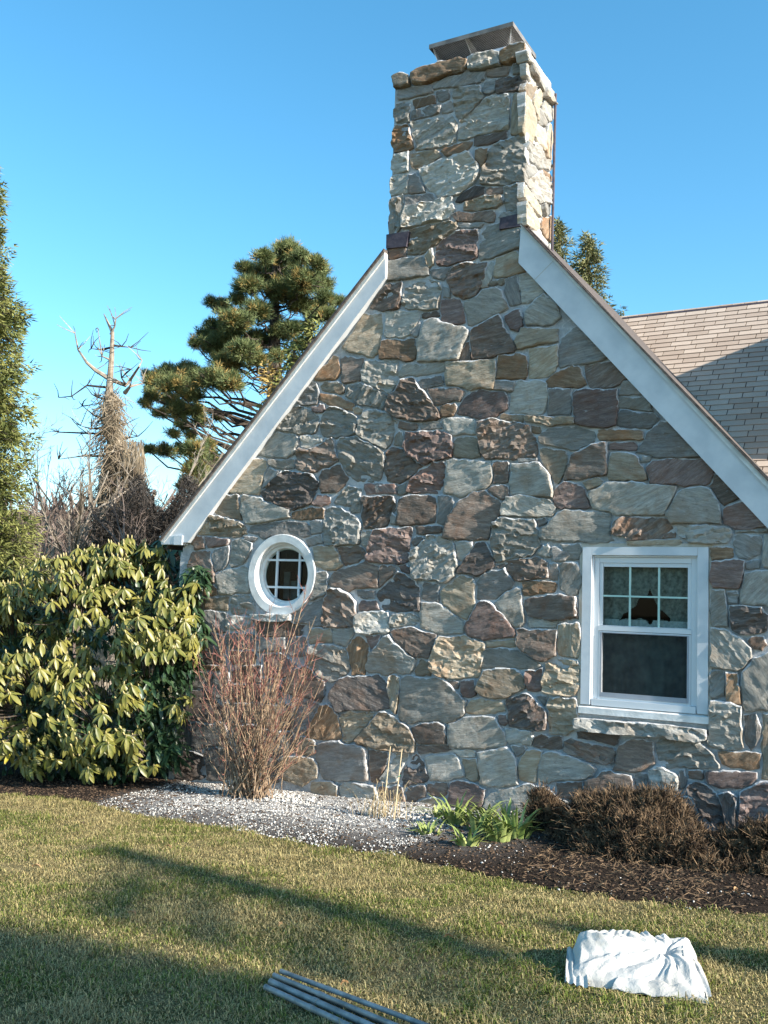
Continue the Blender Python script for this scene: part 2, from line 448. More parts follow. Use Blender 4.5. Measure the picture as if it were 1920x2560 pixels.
WALL = {
 (900, 600): """
G 235,175 370,150 510,145 570,240 575,290 400,310 240,335
tw 540,140 600,85 605,200 570,225
t 1110,300 1130,150 1300,100 1310,190 1370,260 1240,300
g 580,260 770,215 730,270 690,325 590,295
bw 710,280 810,205 1050,190 1035,310 960,460 830,480 770,430
G 1060,200 1120,170 1110,260 1055,385 990,385
t 1080,350 1200,325 1195,360 1085,372
bw 80,560 150,450 220,370 340,355 340,470 320,560 190,585
Gw 360,430 410,345 480,315 660,350 670,440 650,570 400,575 350,540
g 690,390 735,410 740,470 690,475
r 675,500 830,485 870,680 680,685
G 860,520 1000,450 1130,390 1215,560 1130,610 900,690 880,640
g 1200,330 1300,290 1335,520 1240,540
G 1312,295 1410,270 1530,430 1390,520 1345,520
Gs 1370,600 1450,510 1530,450 1640,560 1659,640 1600,700 1380,705
t -145,900 -40,720 20,610 175,605 185,720 145,940 100,975
G 210,600 490,590 490,660 410,790 350,805 200,785
b 515,620 640,585 665,630 520,640
g 420,780 500,670 480,800
o 180,840 300,825 450,830 465,900 450,975 170,980 160,920
Gs 480,830 530,680 600,650 890,760 820,990 490,1000
b 840,920 910,840 920,1000 850,1005
bs 930,760 1080,670 1150,630 1165,740 1280,900 1270,930 940,990 920,850
r 1220,640 1320,590 1350,700 1310,755
ts 1310,840 1340,730 1640,740 1640,840 1320,895
Gw 50,1010 300,1005 300,1200 250,1265 20,1160 10,1090
G 320,1095 420,1050 710,1020 700,1085 330,1130
ts 720,1020 1130,1000 1110,1240 720,1205
g 500,1160 680,1125 680,1190 520,1215
o 1145,950 1380,960 1385,1110 1360,1150 1135,1145
t 1400,900 1640,870 1640,1030 1590,1100 1400,1140
g 1120,1165 1280,1180 1265,1250 1115,1240
""",
 (940, 900): """
bws 190,240 240,150 300,150 420,300 530,480 300,495 150,460 90,400 120,300
b 430,240 680,230 720,260 680,330 500,360
g 350,180 540,130 550,200 400,235
o 540,390 650,360 660,420 640,460 550,465
r 670,440 760,310 860,240 1060,270 1075,400 1000,465 870,480
G 1110,440 1150,200 1180,165 1420,195 1430,280 1370,440
g 1440,240 1620,245 1620,400 1600,440 1430,460
b 200,510 340,540 330,570 190,560
g 370,545 540,520 545,560 380,572
G 550,510 620,480 810,490 820,610 600,600
t 1035,450 1230,455 1210,515 1035,490
tws 1240,470 1640,480 1640,525 1245,510
bws 850,520 980,490 1270,540 1340,700 1320,800 910,815 870,700
Gw 160,640 200,590 215,600 210,700 160,690
rws 250,720 260,610 500,590 600,610 645,690 620,800 400,855 340,830 250,780
t 640,680 740,630 830,660 850,790 640,790
bw 85,860 100,740 170,730 370,880 190,1020 90,1000
t 1360,740 1560,760 1580,830 1510,1020 1440,930 1380,840
rw 370,920 480,850 580,850 530,1080 260,1090 290,1020 330,980
G 590,840 940,860 960,960 900,1060 720,1120 570,1090 590,960
b 980,840 1090,845 1085,1000 985,1010
Gs 1120,1080 1130,870 1360,850 1440,960 1455,1130 1130,1120
b 940,1080 1000,1050 1100,1050 1090,1130 1040,1160
g 0,1020 150,1030 140,1090 0,1100
G 180,1050 250,1030 250,1100 190,1110
t 1290,545 1355,550 1355,600 1300,600
g 1180,820 1330,815 1335,835 1180,850
""",
 (1380, 860): """
g 50,158 69,-53 206,-140 330,-30 447,96 400,145 80,180
o -40,310 20,265 170,180 210,190 275,330 240,350 60,365 -20,360
b 275,180 350,155 500,165 620,290 500,350 320,370
g 560,420 590,315 640,305 740,425
rs 180,420 250,380 540,380 550,480 530,670 290,685 190,640
G 550,440 740,440 840,560 540,525
g 540,600 570,540 840,580 880,620 820,695 535,675
o 390,720 750,725 750,790 400,790 380,760
r 480,830 680,810 700,850 680,870 490,870
gs 700,900 790,760 900,640 960,660 1210,930 1060,950 820,920
W 750,930 820,925 800,965 740,975
G -110,810 -90,740 0,710 190,690 330,700 355,740 350,820 180,870 0,830
bs 110,1120 190,900 330,840 450,820 440,1070 160,1120
ts 480,1120 490,900 690,920 720,990 790,1120
rs 810,1160 810,1000 950,950 1270,965 1340,1060 1300,1150 1000,1165
t 275,1150 380,1110 430,1170 310,1190
b 1320,1180 1350,1080 1480,1180 1560,1270 1430,1330 1370,1280
r 20,1350 20,1290 50,1190 170,1140 240,1190 310,1350
""",
 (500, 860): """
o 970,290 1110,90 1150,110 1160,240 1090,300
b 1170,130 1200,100 1360,120 1320,300 1180,320
t 1000,350 1030,310 1180,330 1195,400 1010,390
gw 820,470 900,340 960,330 980,370 970,500 830,500
o 1000,410 1130,440 1260,500 1250,545 1130,530 1000,460
Gw 1205,400 1225,335 1330,325 1550,440 1500,535 1350,480 1210,430
r 920,520 1020,510 1030,540 960,570
Gw 660,700 780,530 850,530 970,600 980,650 920,740 680,712
Gw 1000,640 1080,520 1130,520 1300,610 1290,740 1220,765 1010,760
t 1280,540 1350,545 1340,580 1280,572
Gw 1310,700 1360,560 1460,550 1620,640 1620,720 1540,860 1310,760
Gw 1140,850 1170,780 1300,770 1520,900 1530,960 1470,1140 1220,1080 1150,930
G 500,910 610,750 800,770 800,830 720,940 600,930
Ww 850,770 1010,770 1000,800 900,840 850,850
bw 790,1030 830,870 900,900 1090,790 1150,950 1050,1030 830,1040
G 580,970 770,970 775,1030 650,1020
t 260,1220 350,1090 430,980 540,960 530,1080 480,1240
kws 510,1240 640,1110 740,1060 880,1080 970,1150 920,1310 820,1360 720,1360 550,1290
b 1015,1050 1170,1005 1220,1110 1120,1200 1015,1220
r 1380,1170 1620,1160 1620,1240 1390,1235
g 560,1060 650,1060 600,1130 520,1190 530,1100
""",
 (440, 1220): """
t 330,195 420,70 520,70 540,260 330,210
Gs 540,100 570,60 820,140 940,180 940,240 760,265 580,285 550,230
o 960,210 1080,170 1230,180 1220,250 960,250
r 1130,130 1170,60 1260,80 1280,120 1200,140
Gw 1300,120 1430,10 1520,20 1520,200 1370,140
g 620,330 900,270 1110,310 1100,390 700,400 600,360
g 1120,290 1210,270 1210,360 1120,380
tw 290,230 410,250 560,300 590,380 430,400 290,390
t 190,380 280,270 285,390
r 235,400 440,430 430,470 260,490
b 140,400 220,400 230,490 150,510
G 450,630 470,450 540,420 630,460 540,620 460,640
g 560,400 670,410 640,445 570,430
b 130,530 280,520 300,650 310,770 160,780 110,640
g 300,560 320,510 440,480 420,620 330,680
G 340,730 570,650 598,690 600,840 590,860 360,870
b 150,820 220,820 210,1090 170,1060
o 240,820 340,840 330,880 240,885
t 235,920 430,910 425,1010 240,1005
Ww 440,960 500,890 600,900 640,1040 460,1040
g 245,1180 240,1020 290,1010 420,1050 400,1180
Ww 410,1080 520,1060 620,1090 580,1140 430,1140
t 1150,500 1210,480 1310,490 1380,640 1240,680 1170,610
bw 1350,500 1540,490 1570,540 1500,610 1400,640
Wws 1230,340 1240,170 1350,160 1530,300 1510,460 1240,470
g 1080,430 1200,390 1220,450 1110,460
G 1170,700 1250,690 1240,880 1110,930 1160,800
bws 1250,860 1360,840 1480,960 1480,1140 1230,1150 1220,1100
g 1500,850 1640,850 1640,900 1510,890
g 1010,1030 1220,900 1200,1130 990,1110
t 1110,1180 1280,1170 1290,1280 1110,1280
G 1310,1180 1470,1170 1420,1300 1330,1290
b 700,1130 1000,1130 1090,1150 1080,1230 700,1230
""",
 (900, 1220): """
bw 20,80 280,80 280,180 200,320 40,330 20,200
b 310,300 340,110 400,75 620,85 630,150 610,280
g 255,290 270,210 300,230 300,300
g 640,280 650,70 760,85 750,200 700,300
bs 690,410 740,230 950,20 1040,30 1160,110 1150,220 1070,340 1050,420
Gs 1180,190 1230,80 1330,60 1590,110 1620,160 1590,230 1330,235 1190,220
Gsw 1110,290 1180,255 1440,260 1470,360 1490,470 1420,560 1140,600 1110,500
g 1470,260 1540,240 1550,280 1490,310
G 20,350 90,360 80,470 20,460
rws 70,600 80,480 110,380 200,340 420,340 400,600 330,620 200,615
b 470,325 680,320 680,370 470,378
g 440,450 470,395 530,410 520,450 450,480
Wws 430,520 480,480 560,400 680,400 770,470 800,640 740,770 620,760 450,730 420,600
G 800,460 940,445 940,490 850,600 810,560
ks 820,700 870,600 960,460 1040,450 1115,640 960,720
G 1480,540 1560,470 1580,570
g 1595,500 1730,520 1700,600 1600,590
bw 1140,650 1240,600 1450,580 1550,620 1555,740 1290,760 1200,690
g 1570,620 1640,630 1630,760 1570,752
b -260,800 -200,710 -60,640 40,620 150,660 140,820 -60,830
b 170,650 260,645 300,690 160,820
r 330,650 380,640 420,710 350,680
kw 140,880 200,810 320,690 400,740 490,830 490,1010 200,1010 160,950
g 520,790 640,790 650,950 510,920
t 660,880 760,790 840,730 930,740 950,870 890,1080 740,1010 690,950
g 970,910 980,790 1040,720 1200,670 1270,780 1250,830 1130,900 980,918
o 1360,790 1430,770 1610,790 1610,860 1370,880
G 1125,950 1220,860 1330,840 1360,1120 1260,1140 1150,1000
bs 1360,930 1560,895 1790,900 1790,1060 1600,1100 1390,1060
g 0,840 120,850 110,910 0,912
r 0,930 140,930 150,1000 0,1010
Wws 0,1040 230,1035 240,1190 0,1195 -30,1100
Gw 260,1070 430,1040 490,1090 470,1110 260,1138
G 510,1160 520,960 620,950 740,1020 850,1130 850,1210 700,1210
rs 880,1150 1010,940 1090,970 1210,1080 1295,1200 1280,1230 1060,1255 910,1230
G 1390,1080 1640,1120 1630,1160 1400,1152
""",
 (1420, 1220): """
G -226,410 -150,280 -20,190 340,225 355,420 20,430
Gs 180,60 300,-30 500,-40 890,-10 800,215 450,215 220,160
bw 370,300 460,250 830,260 880,410 640,435 500,435 470,380 380,380
Gs 810,200 930,60 1060,0 1180,20 1250,140 1260,290 870,290
Wws 910,320 1140,305 1330,340 1360,380 1300,430 940,410
r 1290,180 1430,100 1640,310 1500,345 1400,340 1300,290
g 1380,400 1440,380 1600,400 1590,540 1490,585 1420,570 1380,460
o 1200,510 1350,510 1350,560 1210,585
rs 1200,620 1460,610 1450,700 1410,830 1200,830
g 1470,620 1580,600 1580,660 1480,670
Gs 1440,830 1480,720 1560,680 1700,690 1700,970 1440,960
G 1195,850 1300,850 1320,1140 1200,1150
gw 1320,860 1400,850 1400,950 1330,960
ksw 1350,980 1610,990 1615,1160 1360,1180
G 1625,390 1700,380 1700,665 1625,660
G -50,480 90,475 80,590 -30,600
G -70,640 0,620 75,620 75,880 -10,885 -60,760
b 5,905 70,900 75,1080 5,1090
t 480,440 930,427 930,458 500,460
W 1400,350 1650,345 1640,365 1400,368
""",
 (1100, 1560): """
bs 640,50 970,50 960,260 840,290 680,230 640,180
t 390,150 620,130 620,190 390,195
G 340,300 360,220 490,195 640,220 830,350 790,380 600,360 350,365
ts 310,540 370,385 470,370 620,370 700,450 690,530 500,600 410,590
rw 710,390 850,365 840,550 730,552
tw 850,500 890,340 950,300 1130,310 1110,580 850,560
t 980,10 1140,5 1145,200 1130,262 980,255
r 490,760 550,750 560,820 500,840
kws 570,640 720,575 790,640 870,740 860,860 580,840
g 810,610 890,600 860,660
tws 910,620 1110,630 1110,880 920,890
Ww 555,880 760,900 770,940 750,1000 570,1000
b 790,940 1000,950 1010,1030 780,1010
bw 1030,980 1250,990 1450,1060 1440,1140 1220,1100 1030,1050
Gs 320,1070 560,1020 640,1180 630,1310 350,1310 330,1200
g 600,1010 700,1010 680,1070 640,1090
t 650,1170 750,1040 850,1060 800,1210 780,1290 660,1280
Gs 820,1200 850,1080 950,1060 1280,1200 1270,1250 1150,1295 830,1290
""",
 (1420, 1560): """
k 80,900 410,940 400,990 90,940
bs 410,1160 430,1010 700,980 690,1140 560,1215 400,1190
Gw 730,985 1060,1005 1250,1160 1250,1180 830,1185 770,1120
Gws 1190,640 1350,660 1420,700 1440,1010 1400,1020 1185,980
gw 1465,760 1550,750 1580,900 1520,1040 1480,980
o 1275,1080 1590,1080 1590,1200 1280,1160
Ww 1190,400 1290,395 1290,590 1195,600
ows 1320,415 1400,415 1425,640 1325,620
Gs 1455,480 1560,300 1659,270 1720,300 1720,700 1490,705 1460,600
Gs 1190,40 1330,60 1520,200 1480,300 1400,375 1190,345
b 1500,140 1600,130 1600,210 1545,200
t 1625,760 1720,760 1720,1290 1615,1270
""",
 (800, 1560): """
bs 600,70 700,45 830,45 960,90 890,270 740,240 640,150
r 390,110 490,105 490,180 440,210
ow 230,170 330,100 410,220 360,400 270,410 240,300
Gs 420,240 500,160 580,110 780,300 770,350 740,400 390,390 380,340
t 800,400 840,300 910,320 910,430 800,422
tws 930,290 1000,110 1200,100 1370,170 1320,435 1000,430 930,370
ks 110,600 170,460 480,430 560,520 580,690 400,700 150,710
tw 570,470 600,420 655,450 660,520 620,730 580,690
Gs 670,730 680,470 730,440 1030,460 1200,640 1190,730 1100,790 680,800
r 1165,480 1275,465 1280,580 1200,592
b 1080,480 1145,485 1135,535 1085,520
t 1215,700 1260,650 1500,650 1530,720 1220,732
tw 190,770 240,730 430,750 230,990 190,960
tws 320,960 450,830 510,740 570,750 700,850 780,970 770,1050 520,1030
bs 790,870 880,820 980,820 1020,860 1040,990 830,990
b 810,1010 1060,1010 1070,1040 830,1068
Gs 1080,990 1100,840 1260,780 1440,790 1520,900 1530,1020 1090,1022
b 420,1050 560,1070 510,1290 420,1300
Gw 500,1280 640,1080 720,1090 650,1250 560,1327
kw 700,1200 800,1090 890,1270 840,1310 690,1327
G 880,1100 1120,1090 1200,1260 930,1282
t 1180,1115 1300,1115 1310,1280 1210,1272
Ww 1100,1040 1290,1060 1280,1100 1170,1102
""",
 (440, 1560): """
Gws 1100,330 1110,200 1220,165 1360,190 1430,260 1440,370 1330,450 1200,440
o 1080,920 1200,680 1310,700 1370,940 1080,950
gs 1170,1130 1160,1010 1360,980 1560,1040 1590,1290 1230,1260
t 880,1260 870,1130 1040,1090 1170,1160 1150,1260 1040,1312
g 120,80 300,70 400,150 380,240 200,220
k 210,240 390,250 390,330 220,330
o 210,340 380,350 380,375 230,372
g 100,430 280,390 300,520 100,522
g 300,410 430,420 430,590 310,582
k 90,540 240,560 370,720 290,810 100,750
g 430,100 640,110 640,200 450,202
b 450,220 640,220 650,330 470,332
g 680,120 900,110 900,200 690,212
g 930,120 1080,100 1080,240 930,232
r 730,420 740,260 850,260 950,340 900,430
g 720,450 840,470 830,640 720,652
b 450,350 700,350 700,480 470,482
k 470,500 700,500 700,640 460,642
b 900,460 1080,350 1220,480 1190,640 1050,600 890,520
g 970,690 1080,600 1180,670 1060,910 970,870
g 420,660 700,660 690,820 430,822
b 710,670 950,680 930,880 720,832
g 60,800 120,830 100,1000 40,1002
g 140,830 400,840 390,1000 140,1002
kw 30,1040 200,1110 230,1260 10,1282
g 250,1050 480,1030 480,1250 260,1272
b 500,840 700,840 710,1020 500,1022
g 520,1050 830,1060 830,1290 520,1292
g 730,890 950,900 950,1060 730,1042
t 990,970 1060,940 1140,960 1150,1070 1000,1080
""",
 (780, 1760): """
Ww 230,690 330,660 520,700 530,790 260,772
t 0,660 210,680 200,760 0,742
b 560,700 740,700 740,830 590,790
b 790,740 840,680 930,680 930,760 800,790
t 910,810 1010,780 1080,830 1080,910 960,880
b 970,670 1110,665 1110,740 990,756
rs 1150,660 1250,640 1420,720 1410,850 1280,870 1150,860
Gs 1430,849 1443,790 1788,677 2133,810 2113,962 1749,946
""",
 (1420, 1760): """
b -86,657 126,640 126,780 -66,773
bs 130,740 150,640 330,590 520,600 540,720 400,760 150,762
gw 560,590 650,590 645,700 590,722
Wws 690,560 780,540 910,600 910,720 700,702
g 920,540 970,540 940,700 920,702
b 1010,560 1105,560 1100,610 1015,602
rs 1145,570 1550,575 1500,670 1220,665
kws 1000,700 1080,670 1180,720 1250,790 1310,1000 1290,1040 1100,850
kws 1260,760 1330,740 1400,780 1370,900 1370,1040 1310,1000
rws 1430,800 1440,740 1600,660 1720,660 1720,1050 1440,1040
g 100,800 500,780 520,950 110,960
b 540,780 880,760 900,960 550,970
g 910,780 1020,800 1080,960 920,980
t -300,820 60,820 70,960 -250,980
""",
}
# sunlit east side of the chimney, outlines on the plane of that side
SIDE = {
 (940, 0): """
G 1245,525 1300,545 1300,640 1340,740 1290,700 1250,620
t 1250,690 1330,720 1280,830 1235,740
y 1225,770 1260,830 1330,1010 1310,1190 1235,1090
y 1290,850 1350,760 1400,760 1350,900 1345,1000
G 1400,840 1455,860 1450,1010 1390,920
G 1355,900 1415,1010 1410,1050 1350,1020
y 1325,1020 1400,1070 1415,1240 1320,1120
t 1420,1060 1455,1040 1455,1300 1420,1290
""",
 (940, 300): """
Ww 1265,190 1340,220 1430,340 1445,400 1370,400 1330,340 1268,330
W 1255,350 1340,430 1270,480 1250,430
o 1380,400 1450,480 1450,510 1400,460
Ww 1270,490 1380,430 1455,520 1440,690 1380,680 1280,560
y 1232,520 1370,740 1360,790 1225,640
y 1225,680 1400,880 1390,900 1228,870
W 1390,700 1455,640 1450,780 1400,800
o 1390,810 1450,800 1455,1000 1380,900
W 1232,900 1340,950 1440,1050 1430,1100 1300,960
""",
}
SIDE_COPING = {
 (940, 0): """
Gw 1262,400 1310,480 1312,530 1275,500
Gw 1300,510 1420,720 1425,760 1310,600
Gw 1430,710 1500,800 1495,870 1418,800
""",
}
# ------------------------------------------------------------------ ground
def interp(x, P):
    if x <= P[0][0]: return P[0][1]
    for (a, b), (c, d) in zip(P, P[1:]):
        if x <= c: return b + (d - b) * (x - a) / (c - a)
    return P[-1][1]
_edge = [(-260, 1976), (0, 1983), (173, 1994), (347, 2034), (579, 2069), (810, 2115), (960, 2132), (1191, 2179), (1423, 2225), (1654, 2259), (1920, 2294), (2300, 2330)]
EDGE = sorted((hitG(*p).x, hitG(*p).y) for p in _edge)
def bed_front(x): return interp(x, EDGE)

def make_ground():
    # far sheet to the horizon, then the modelled near lawn on top
    xs = sorted(set([-600, -200, -80, -40, -25, -16] + [round(-12 + 0.1 * i, 3) for i in range(141)] + [4, 8, 20, 60, 200, 600]))
    ys = sorted(set([-600, -200, -60, -25, -12] + [round(-9 + 0.1 * i, 3) for i in range(100)] + [1.5, 3, 8, 20, 60, 200, 600]))
    V = []; Fc = []
    for y in ys:
        for x in xs:
            z = gz(x, y)
            if -12 <= x <= 2 and -9 <= y <= 1: z += 0.018 * noise.noise((x * 0.9, y * 0.9, 0)) + 0.007 * noise.noise((x * 4, y * 4, 3))
            V.append((x, y, z - 0.006))
    w = len(xs)
    for j in range(len(ys) - 1):
        for i in range(w - 1): Fc.append((j * w + i, j * w + i + 1, (j + 1) * w + i + 1, (j + 1) * w + i))
    o = np_mesh('lawn', V, Fc, M_lawn, smooth=True)
    return tag(o, kind='structure')
make_ground()
def lawn_z(x, y): return gz(x, y) + 0.018 * noise.noise((x * 0.9, y * 0.9, 0)) + 0.007 * noise.noise((x * 4, y * 4, 3)) - 0.006
def bed_z(x, y):
    d = max(0.0, min(1.0, (y - bed_front(x)) / 0.25))
    return gz(x, y) + 0.025 * d + 0.02 * d * noise.noise((x * 2.2, y * 2.2, 9)) + 0.012 * noise.noise((x * 11, y * 11, 5)) * d + 0.004
def make_bed():
    V = []; Fc = []; nx = 300; ny = 60
    for i in range(nx + 1):
        x = -11.0 + 12.0 * i / nx
        y0 = bed_front(x) + 0.05 * noise.noise((x * 3, 0, 1)) - 0.02
        for j in range(ny + 1):
            y = y0 + (0.3 - y0) * (j / ny)
            V.append((x, y, bed_z(x, y) - (0.02 if j == 0 else 0)))
    for i in range(nx):
        for j in range(ny):
            a = i * (ny + 1) + j; Fc.append((a, a + ny + 1, a + ny + 2, a + 1))
    tag(np_mesh('planting_bed', V, Fc, M_bed, smooth=False), kind='structure')
make_bed()

# ------------------------------------------------------------------ the stone house
house = empty('stone_house', (-3.68, 0, -0.2), 'fieldstone gable end of a house with a tall stone chimney and white rake boards', 'house')
MORT = 0.019                                    # depth of the mortar behind the traced stone faces
WL, WR, WB = -6.74, -0.55, -0.45

def chaikin(P):
    Q = []
    for i in range(len(P)):
        a = P[i]; b = P[(i + 1) % len(P)]
        Q.append((a[0] * .94 + b[0] * .06, a[1] * .94 + b[1] * .06)); Q.append((a[0] * .06 + b[0] * .94, a[1] * .06 + b[1] * .94))
    return Q
def area_c(P):
    A = cx = cy = 0
    for i in range(len(P)):
        x0, y0 = P[i]; x1, y1 = P[(i + 1) % len(P)]; c = x0 * y1 - x1 * y0
        A += c; cx += (x0 + x1) * c; cy += (y0 + y1) * c
    A /= 2
    return A, cx / (6 * A), cy / (6 * A)

from mathutils.geometry import delaunay_2d_cdt
def inside2(x, z, P):
    c = False
    for i in range(len(P)):
        (a, b), (d, e) = P[i], P[i - 1]
        if (b > z) != (e > z) and x < (d - a) * (z - b) / (e - b) + a: c = not c
    return c
def make_stone(poly, code, parent, origin, U, Vv, N, seed, hgt=None, deep=0.06):
    """poly: (u, v) outline on the plane origin + u U + v V; N points out of the wall"""
    rnd = random.Random(seed)
    A, cx, cy = area_c(poly)
    if A < 0: poly = poly[::-1]
    P = chaikin(poly) if len(poly) < 14 else poly
    size = math.sqrt(abs(A))
    step = 0.028 if size > 0.12 else 0.018
    Q = []
    for i in range(len(P)):
        a = P[i]; b = P[(i + 1) % len(P)]
        L = math.hypot(b[0] - a[0], b[1] - a[1]); k = max(1, int(round(L / step)))
        for j in range(k):
            t = j / k; Q.append((a[0] + (b[0] - a[0]) * t, a[1] + (b[1] - a[1]) * t))
    # bounding box shape gives the bedding direction of the slaty layers
    su = max(p[0] for p in poly) - min(p[0] for p in poly); sv = max(p[1] for p in poly) - min(p[1] for p in poly)
    th = rnd.gauss(0.0, 0.22) + (math.pi / 2 if sv > 1.45 * su else 0) + (rnd.choice((-.6, .6)) if rnd.random() < 0.12 else 0)
    rough = 'w' in code; proud = 's' in code
    h = hgt if hgt is not None else (0.022 if proud else 0.004) + rnd.uniform(-0.004, 0.010)
    ct, sn = math.cos(th), math.sin(th)
    loc2 = [((x - cx) * ct + (y - cy) * sn, -(x - cx) * sn + (y - cy) * ct) for x, y in Q]
    tx, tz = rnd.gauss(0, 0.05), rnd.gauss(0, 0.05)
    s1, s2 = rnd.uniform(0, 99), rnd.uniform(0, 99)
    amp = (0.037 if rough else 0.012) * min(1.0, max(0.4, size / 0.22))
    def facet(x, z, f, m):
        d, pts = noise.voronoi((x * f * .7 + s1, z * f * 1.3, s2))
        p = pts[0]; hsh = math.sin(p.x * 127.1 + p.y * 311.7 + p.z * 74.7) * 43758.5453; hsh -= math.floor(hsh)
        h2 = (hsh * 57.31) % 1.0; h3 = (hsh * 91.7) % 1.0
        return (hsh - .5) * .9 + ((x * f * .7 + s1 - p.x) * (h2 - .5) + (z * f * 1.3 - p.y) * (h3 - .5)) * m
    sp, so, sl = rnd.uniform(9, 17), rnd.uniform(0, 1), rnd.choice((-1, 1))
    def saw(x, z):
        q = z * sp + so + 1.3 * noise.noise((x * 3.5 + s2, z * 3.5, s1)) + .25 * noise.noise((x * 17, z * 17, s2)); f = q - math.floor(q)
        hq = math.sin(math.floor(q) * 12.9898 + s1) * 43758.5; hq -= math.floor(hq)
        return (f if sl > 0 else 1 - f) - .5 + (hq - .5) * .8
    def disp(x, z):
        a = 0.6 * noise.noise((x * 4 + s1, z * 12, s2)) + 0.3 * noise.noise((x * 11, z * 34 + s1, s2))
        if rough: a = 0.5 * a + 0.42 * saw(x, z) + 0.70 * facet(x, z, 7, 1.7) + 0.16 * facet(x + 3, z, 22, 1.6) + 0.07 * noise.noise((x * 50, z * 60, s1))
        else: a += 0.42 * saw(x, z) + 0.5 * facet(x, z, 6, 1.2) + 0.16 * facet(x + 5, z, 19, 1.4) + 0.08 * noise.noise((x * 50, z * 50, s1))
        return h + amp * a + tx * x + tz * z
    n = len(loc2)
    out = []
    for k, (x, z) in enumerate(loc2):
        r = math.hypot(x, z) + 1e-6
        g_ = 1 + (0.006 + 0.014 * noise.noise((x * 14 + s1, z * 14, 1.0)) + 0.009 * noise.noise((x * 45, z * 45, s1))) / r
        out.append((x * g_, z * g_))
    ins = []
    for x, z in out:
        r = math.hypot(x, z) + 1e-6; q = max(0.55, 1 - (0.004 + 0.009 * rnd.random()) / r); ins.append((x * q, z * q))
    gs = 0.021 if size > 0.13 else 0.016
    xs_ = [p[0] for p in ins]; zs_ = [p[1] for p in ins]
    inner = []
    z = min(zs_)
    while z < max(zs_):
        x = min(xs_)
        while x < max(xs_):
            p = (x + rnd.uniform(-.4, .4) * gs, z + rnd.uniform(-.4, .4) * gs)
            if inside2(p[0], p[1], ins) : inner.append(p)
            x += gs * 1.25
        z += gs
    co = [Vector(p) for p in ins + inner]
    res = delaunay_2d_cdt(co, [(i, (i + 1) % n) for i in range(n)], [], 1, 1e-5)
    vv, tris = res[0], res[2]
    V = []; Fc = []
    for x, z in out: V.append((x, deep, z))
    for x, z in out: V.append((x, -(disp(x, z) - 0.005 - 0.009 * rnd.random() ** 2), z))
    for x, z in out: V.append(V[len(V) - n])
    base = len(V)
    for v in vv: V.append((v[0], -disp(v[0], v[1]), v[1]))
    # CDT keeps the first n input points first
    for k in range(n):
        k2 = (k + 1) % n
        Fc.append((k, k2, n + k2, n + k))
        Fc.append((2 * n + k, 2 * n + k2, base + k2, base + k))
    nside = len(Fc)
    for t in tris: Fc.append(tuple(base + i for i in t))
    me = bpy.data.meshes.new('stone'); me.from_pydata(V, [], Fc)
    me.materials.append(SM[code[0]])
    at = me.attributes.new('rim', 'FLOAT', 'POINT')
    rim = []
    for i, q in enumerate(V):
        r = math.hypot(q[0], q[2]) + 1e-6; up = (q[0] * sn + q[2] * ct) / r      # height of the direction in the wall
        rim.append((0.50 + 0.30 * up) if i < 3 * n else ((0.26 + 0.28 * up) if i < 4 * n else 0.0))
    at.data.foreach_set('value', rim)
    if not rough: me.polygons.foreach_set('use_smooth', [i >= nside and (seed % 3 > 0) for i in range(len(me.polygons))])
    o = bpy.data.objects.new('stone', me); col.objects.link(o)
    X = U * ct + Vv * sn; Z = -U * sn + Vv * ct; c = origin + U * cx + Vv * cy; Yd = -N
    o.matrix_basis = Matrix(((X.x, Yd.x, Z.x, c.x), (X.y, Yd.y, Z.y, c.y), (X.z, Yd.z, Z.z, c.z), (0, 0, 0, 1)))
    o.parent = parent
    o.matrix_parent_inverse = world_of(parent).inverted()
    return o
vX, vY, vZ = Vector((1, 0, 0)), Vector((0, 1, 0)), Vector((0, 0, 1))
def parse(block):
    for (ox, oy), txt in block.items():
        for ln in txt.strip().splitlines():
            parts = ln.split(); pts = [tuple(map(float, p.split(','))) for p in parts[1:]]
            yield parts[0], [(ox + a / 3.318, oy + b / 3.318) for a, b in pts]

# rake geometry measured on the gable plane
def P3(px, py, y=-0.06): return hitY(px, py, y)
LB1, LB2 = P3(469, 1356), P3(963, 694)
LT2 = P3(963, 646); LT1 = P3(412, 1357)
LO2 = P3(961, 622, -0.085); LO1 = P3(398, 1350, -0.085)
RB0, RB1 = P3(1296, 657), P3(1862, 1260)
RT0, RT1 = P3(1302, 566), P3(1880, 1179.5)
RO0, RO1 = P3(1305, 560, -0.085), P3(1880, 1151, -0.085)
def ext(a, b, x): t = (x - a.x) / (b.x - a.x); return a + (b - a) * t
RE = -0.42
RB3, RT3, RO3 = ext(RB0, RB1, RE - 0.12), ext(RT0, RT1, RE), ext(RO0, RO1, RE + 0.02)
def under_rake(x, z, m=0.03):
    if x < -3.68:
        zl = LB1.z + (LB2.z - LB1.z) * (x - LB1.x) / (LB2.x - LB1.x)
    else:
        zl = RB0.z + (RB1.z - RB0.z) * (x - RB0.x) / (RB1.x - RB0.x)
    return z < zl + m
RWC = Vector((-5.440, 0, 1.862)); RWR = 0.385
DW = dict(x0=-2.454, x1=-1.461, z0=0.805, z1=2.139)
CH = dict(x0=-4.385, x1=-3.035, y1=0.66, z1=6.60)
def relief(x, z): return 0.007 * noise.noise((x * 7, z * 7, 0)) + 0.005 * noise.noise((x * 24, z * 24, 4)) + 0.003 * noise.noise((x * 60, z * 60, 4))
